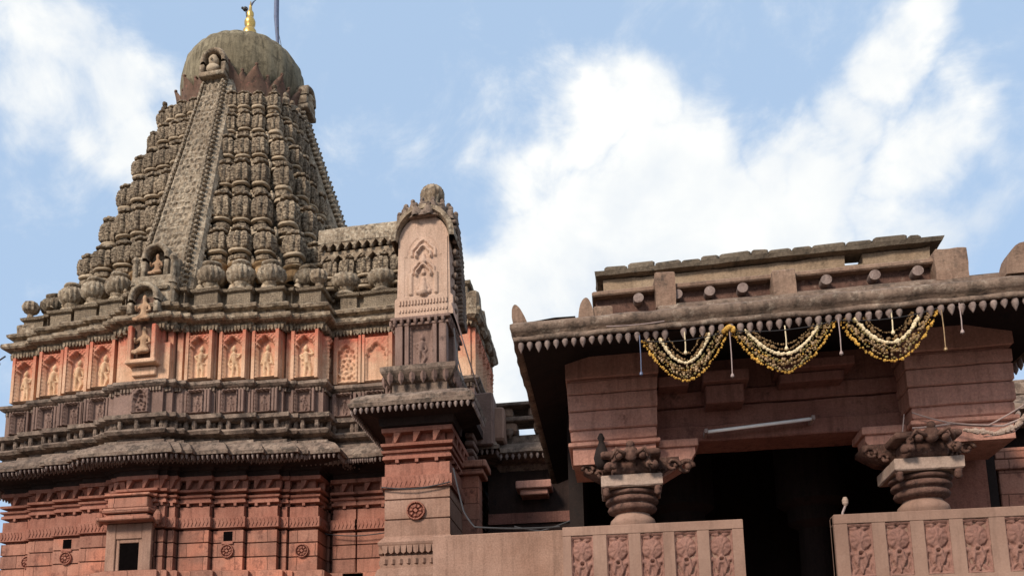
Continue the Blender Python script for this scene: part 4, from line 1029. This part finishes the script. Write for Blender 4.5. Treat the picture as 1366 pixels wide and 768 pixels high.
# balustrades
def rail(xa, xb, xs, label):
    r = thing('carved_balustrade', label, 'balustrade', ((xa + xb) / 2, 11.0, 2.5), 'carved stone balustrades at the hall front')
    zt, z0, z1 = 4.09, 3.36, 3.975; w_ = .262
    mb = MB(); e = [xa] + sum([[x - w_ / 2, x + w_ / 2] for x in xs], []) + [xb]
    for i in range(0, len(e), 2): mb.box(e[i], e[i + 1], 11.0, 11.16, z0, z1)
    mb.rbox(xa, xb, 10.997, 11.16, z1, zt, .008, .12); mb.box(xa, xb, 11.0, 11.16, 2.5, z0); mb.box(xa, xb, 11.06, 11.19, 2.5, zt - .02)
    o_ = mb.build('rail_slab', 'rail', r)
    for x in xs: inst('carved_panel', random.choice(lps), r, (x, 11.012 + random.uniform(-.004, .004), z0 + .005), 0, 1)
    return r
lps = [lotus_panel(.262, .605).rough(.006, q).mesh('carved_panel', 'panel', True) for q in (9, 12, 15, 19)]
rail(-.62, 1.47, [-.39, .03, .43, .82, 1.215], 'tan carved stone balustrade under the left pillar, left of the dark doorway')
rail(2.46, 6.2, [2.73, 3.13, 3.53, 3.93, 4.35, 4.77], 'tan carved stone balustrade under the right pillar, right of the dark doorway')

# far right wing ---------------------------------------------------------------------------------
rw = thing('side_wing', 'partly hidden stone wing with pendant eave behind the right end of the hall', 'temple building', (7, 15.5, 0))
MB().box(5.38, 9.5, 14.6, 18, 0, 6.2).build('wall', 'shade_stone', rw)
MB().box(5.36, 5.80, 14.0, 14.6, 0, 5.30, .012).box(5.30, 5.86, 13.95, 14.6, 5.30, 5.44, .012).box(5.34, 5.82, 13.98, 14.6, 5.46, 5.62, .012).build('pilaster', 'wall', rw)
MB().sweep([(5.38, 18), (5.38, 14.3), (9.5, 14.3)], [(.0, 6.0), (.45, 6.12), (.50, 6.12), (.50, 6.19), (.42, 6.26), (.2, 6.42), (-.3, 6.5)], False, .12).rough(.012, 3).build('eave', 'eave', rw)
pn = MB()
for x, y, a, st_ in along(offset_path([(5.38, 16), (5.38, 14.3), (9.0, 14.3)], .46), .125): add(pn, MB().lathe(0, 0, [(.010, -.03), (.034, .02), (.038, .05), (.02, .08), (.03, .10)], 6).move(x, y, 6.02, a))
pn.build('pendant_row', 'pend', rw)
MB().box(5.0, 9.0, 14.2, 14.9, 6.45, 6.66, .03).box(5.15, 5.62, 14.1, 14.8, 6.66, 6.80, .02).rough(.01, 3).build('cornice', 'eave', rw)
MB().extrude([(5.0, 6.86), (5.66, 6.84), (5.86, 6.94), (5.62, 6.92), (5.0, 6.94)], 14.0, 14.6).box(5.1, 5.34, 14.1, 14.7, 6.94, 7.5, .03).extrude([(5.0, 7.1), (5.4, 7.1), (5.5, 7.2), (5.0, 7.2)], 14.0, 14.6).rough(.01, 5).build('roof_pinnacle', 'lichen', rw)

# ================================================================== GARLANDS
def chain(mb, pts, r, gap, jit=.3):
    L = 0; pts = [Vector(p) for p in pts]; nxt = 0
    for a, b in zip(pts, pts[1:]):
        d = (b - a).length
        while nxt <= L + d:
            p = a.lerp(b, (nxt - L) / d) + Vector((random.uniform(-1, 1), random.uniform(-1, 1), random.uniform(-1, 1))) * r * jit * (.35 if r > .0185 else 1)
            rr = r * random.uniform(.55, 1.35); mb.ball(p, rr, 6, 4, (1, 1, random.uniform(.7, 1.3))); nxt += gap * (random.uniform(.7, 1.5) if r < .0185 else .9)
        L += d
def swag(xa, za, xb, zb, low, ins, y, n=40, pw=2.0):
    """hanging curve between two points with inset ends"""
    out = []
    for i in range(n + 1):
        t = i / n; x = xa + ins + (xb - xa - 2 * ins) * t; zl = za + (zb - za) * ((x - xa) / (xb - xa))
        out.append((x, y - .03 * sin(pi * t), zl - low * (1 - abs(2 * t - 1) ** pw)))
    return out
def garland(xa, za, xb, zb, low, label):
    gl = thing('garland', label, 'garland', ((xa + xb) / 2, 10.25, (za + zb) / 2), 'golden garlands looped under the eave')
    for nm, frac, ins, m, r, gap, pw in (('outer_strand', 1.0, .0, 'gbead', .015, .022, 1.8), ('leaf_strand', .93, .05, 'obead', .012, .026, 1.8), ('leaf_strand', .84, .09, 'bbead', .018, .026, 1.8), ('leaf_strand', .74, .13, 'obead', .013, .024, 1.9),
                                      ('cream_strand', .62, .19, 'cbead', .0186, .016, 1.9), ('bronze_strand', .52, .22, 'bbead', .016, .022, 1.9), ('inner_strand', .40, .28, 'bbead', .009, .016, 1.9), ('gold_strand', .78, .03, 'gbead', .010, .03, 1.8)):
        mb = MB(); chain(mb, swag(xa, za, xb, zb, low * frac * random.uniform(.97, 1.04), ins * random.uniform(.85, 1.15), 10.26 + .012 * random.random(), 40, pw + random.uniform(-.15, .15)), r, gap, .75); mb.build(nm, m, gl)
    mb = MB()
    for q in range(80):                                   # loose leaf clusters in the thickness of the swag
        t = random.random(); fr = random.uniform(.70, .96); P_ = swag(xa, za, xb, zb, low * fr, .06, 10.25, 40, 1.8)[int(t * 40)]
        mb.ball((P_[0] + random.uniform(-.02, .02), P_[1], P_[2] + random.uniform(-.02, .02)), random.uniform(.008, .018), 5, 4, (1, .6, random.uniform(.6, 1.6)))
    mb.build('leaf_cluster', 'bbead', gl)
    mb = MB(); mb.tube(swag(xa, za, xb, zb, .07, 0, 10.24, 14), .005, 5); mb.build('cord', 'cable', gl)
garland(.40, 6.08, 1.35, 6.11, .55, 'leftmost golden garland swag hanging under the hall eave')
garland(1.37, 6.11, 2.50, 6.12, .56, 'middle golden garland swag, the widest under the hall eave')
garland(2.52, 6.12, 3.54, 6.16, .54, 'rightmost golden garland swag, nearest the right pilaster')
for x, z, l, m_, lab in ((.37, 6.06, .38, 'steel', 'thin blue cord hanging at the left end of the left garland'), (1.36, 6.05, .48, 'pipe', 'pale cord hanging between the left and middle garlands'), (2.51, 6.06, .33, 'pipe', 'grey cord hanging between the middle and right garlands'),
                        (3.55, 6.10, .42, 'bbead', 'brown cord with a tassel at the right end of the right garland'), (3.73, 6.12, .26, 'pipe', 'short white cord hanging right of all garlands'),
                        (.87, 6.06, .17, 'cbead', 'short white tassel inside the left garland'), (1.95, 6.02, .18, 'cbead', 'short white tassel inside the middle garland'), (3.05, 6.14, .22, 'cbead', 'short white tassel inside the right garland')):
    t_ = thing('hanging_cord', lab, 'cord', (x, 10.22, z), 'cords hanging among the garlands')
    MB().tube([(x, 10.22, z + .08), (x + .004, 10.22, z - l * .5), (x, 10.22, z - l)], .006 if m_ != 'cbead' else .007, 6).build('string', m_, t_)
    MB().lathe(x, 10.22, [(.004, z - l - .035), (.020, z - l - .022), (.018, z - l), (.006, z - l + .02)], 8).build('tassel', m_, t_)
MB_ = MB(); chain(MB_, [(1.30, 10.22, 6.10), (1.36, 10.20, 6.14), (1.42, 10.22, 6.09)], .03, .02); tag(MB_.build('flower_bunch', 'gbead'), 'small orange bunch of flowers joining the left and middle garlands', 'flowers')

# fluorescent tube on the lintel
tl = thing('tube_light', 'unlit white fluorescent tube fixed under the dark lintel', 'lamp', (1.80, 11.6, 5.42))
MB().tube([(1.19, 11.56, 5.36), (2.44, 11.56, 5.44)], .021, 10).build('tube', 'tube', tl, True)
MB().tube([(1.17, 11.61, 5.38), (2.46, 11.61, 5.46)], .022, 4).build('batten', 'pipe', tl)
for x, z in ((1.18, 5.37), (2.45, 5.45)): MB().box(x - .02, x + .02, 11.53, 11.78, z - .03, z + .03, .005).build('end_cap', 'pipe', tl)

# cables ----------------------------------------------------------------------------------------
def cable(pts, r, m, lab, n=10, cat='cable'):
    P_ = [Vector(p) for p in pts]; out = []
    for i in range(len(P_) - 1):
        a, b = P_[i], P_[i + 1]
        for k in range(n):
            t = k / n; q = a.lerp(b, t); q.z -= .05 * (b - a).length * 4 * t * (1 - t) * .4; out.append(tuple(q))
    out.append(tuple(P_[-1])); o = MB().tube(out, r, 6).build('cable', m); tag(o, lab, cat); return o
cable([(-6.0, 18.10, 5.80), (-5.3, 18.08, 5.72), (-4.4, 18.08, 5.80), (-3.98, 15.12, 5.90), (-3.4, 15.12, 5.84), (-2.75, 15.12, 5.93)], .012, 'cable', 'black cable drooping across the wall and the pier below the diamond frieze')
cable([(-2.70, 15.3, 8.85), (-2.62, 15.2, 8.2), (-2.50, 15.1, 7.75)], .014, 'cable', 'dark cable looping down beside the niche onto the pier eave')
cable([(-4.9, 17.2, 8.05), (-4.45, 16.6, 7.75), (-4.10, 16.2, 7.4), (-4.08, 16.0, 6.9)], .020, 'pipe', 'pale bent drain pipe at the left side of the pier under its eave', cat='pipe')
cable([(-2.72, 15.2, 9.3), (-2.55, 15.6, 8.6), (-2.40, 16.2, 8.0)], .014, 'pipe', 'pale pipe slanting down the right flank of the aedicule', cat='pipe')
cable([(-2.66, 14.9, 6.1), (-2.4, 14.4, 5.2), (-2.1, 13.6, 4.75), (-.8, 13.55, 4.68)], .014, 'cable', 'black cable running down beside the pier to the low wall top')
cable([(-1.5, 13.7, 4.75), (-1.1, 13.7, 4.66), (-.65, 13.7, 4.8)], .012, 'cable', 'short black cable loop lying over the low wall near the balustrade')
cable([(3.42, 11.36, 5.35), (3.36, 11.36, 5.0), (3.44, 11.36, 4.7)], .007, 'pipe', 'pale cable loop left of the right pillar bracket')
cable([(3.5, 11.34, 5.36), (3.85, 11.30, 5.20), (4.25, 11.2, 5.10), (4.7, 11.1, 5.35), (5.1, 11.0, 5.62)], .009, 'pipe', 'pale grey cable slung along the base of the right architrave block')
cable([(3.48, 11.32, 5.16), (3.9, 11.3, 5.18), (4.4, 11.2, 5.08), (4.95, 11.1, 5.30)], .013, 'pipe', 'second thick pale cable below the first at the right architrave block')
cable([(4.2, 11.25, 4.98), (4.5, 11.2, 5.0), (4.72, 11.15, 5.22), (5.2, 11.1, 5.72)], .006, 'pipe', 'thin cable rising steeply to the right frame edge')
cable([(.0, 10.12, 6.24), (.65, 10.12, 6.24)], .006, 'pipe', 'thin straight wire along the eave lip left of the garlands')
fx = MB(); chain(fx, [(4.0, 11.2, 5.06), (4.3, 11.15, 4.98), (4.5, 11.15, 5.04), (4.66, 11.1, 5.2), (4.9, 11.08, 5.42)], .032, .028, .5); tag(fx.build('dried_garland', 'cap'), 'pale dried garland bunched over the right pillar bracket', 'garland')
lt = thing('spotlight', 'small pale spotlight fixed above the left end of the right balustrade', 'lamp', (2.72, 11.5, 4.25))
MB().lathe(2.72, 11.5, [(.015, 4.30), (.032, 4.33), (.036, 4.37), (.02, 4.41)], 12).build('lamp_head', 'cap', lt)
MB().tube([(2.72, 11.5, 4.31), (2.68, 11.5, 4.22), (2.66, 11.5, 4.05)], .014, 6).build('bracket', 'pipe', lt)
blb = MB().tube([(-13.75, 17.6, 10.30), (-13.85, 17.5, 10.15)], .02, 6).ball((-13.86, 17.5, 10.08), .06, 8, 6); tag(blb.build('bulb', 'cable'), 'small dark bulb hanging at the left end of the top cornice', 'lamp')
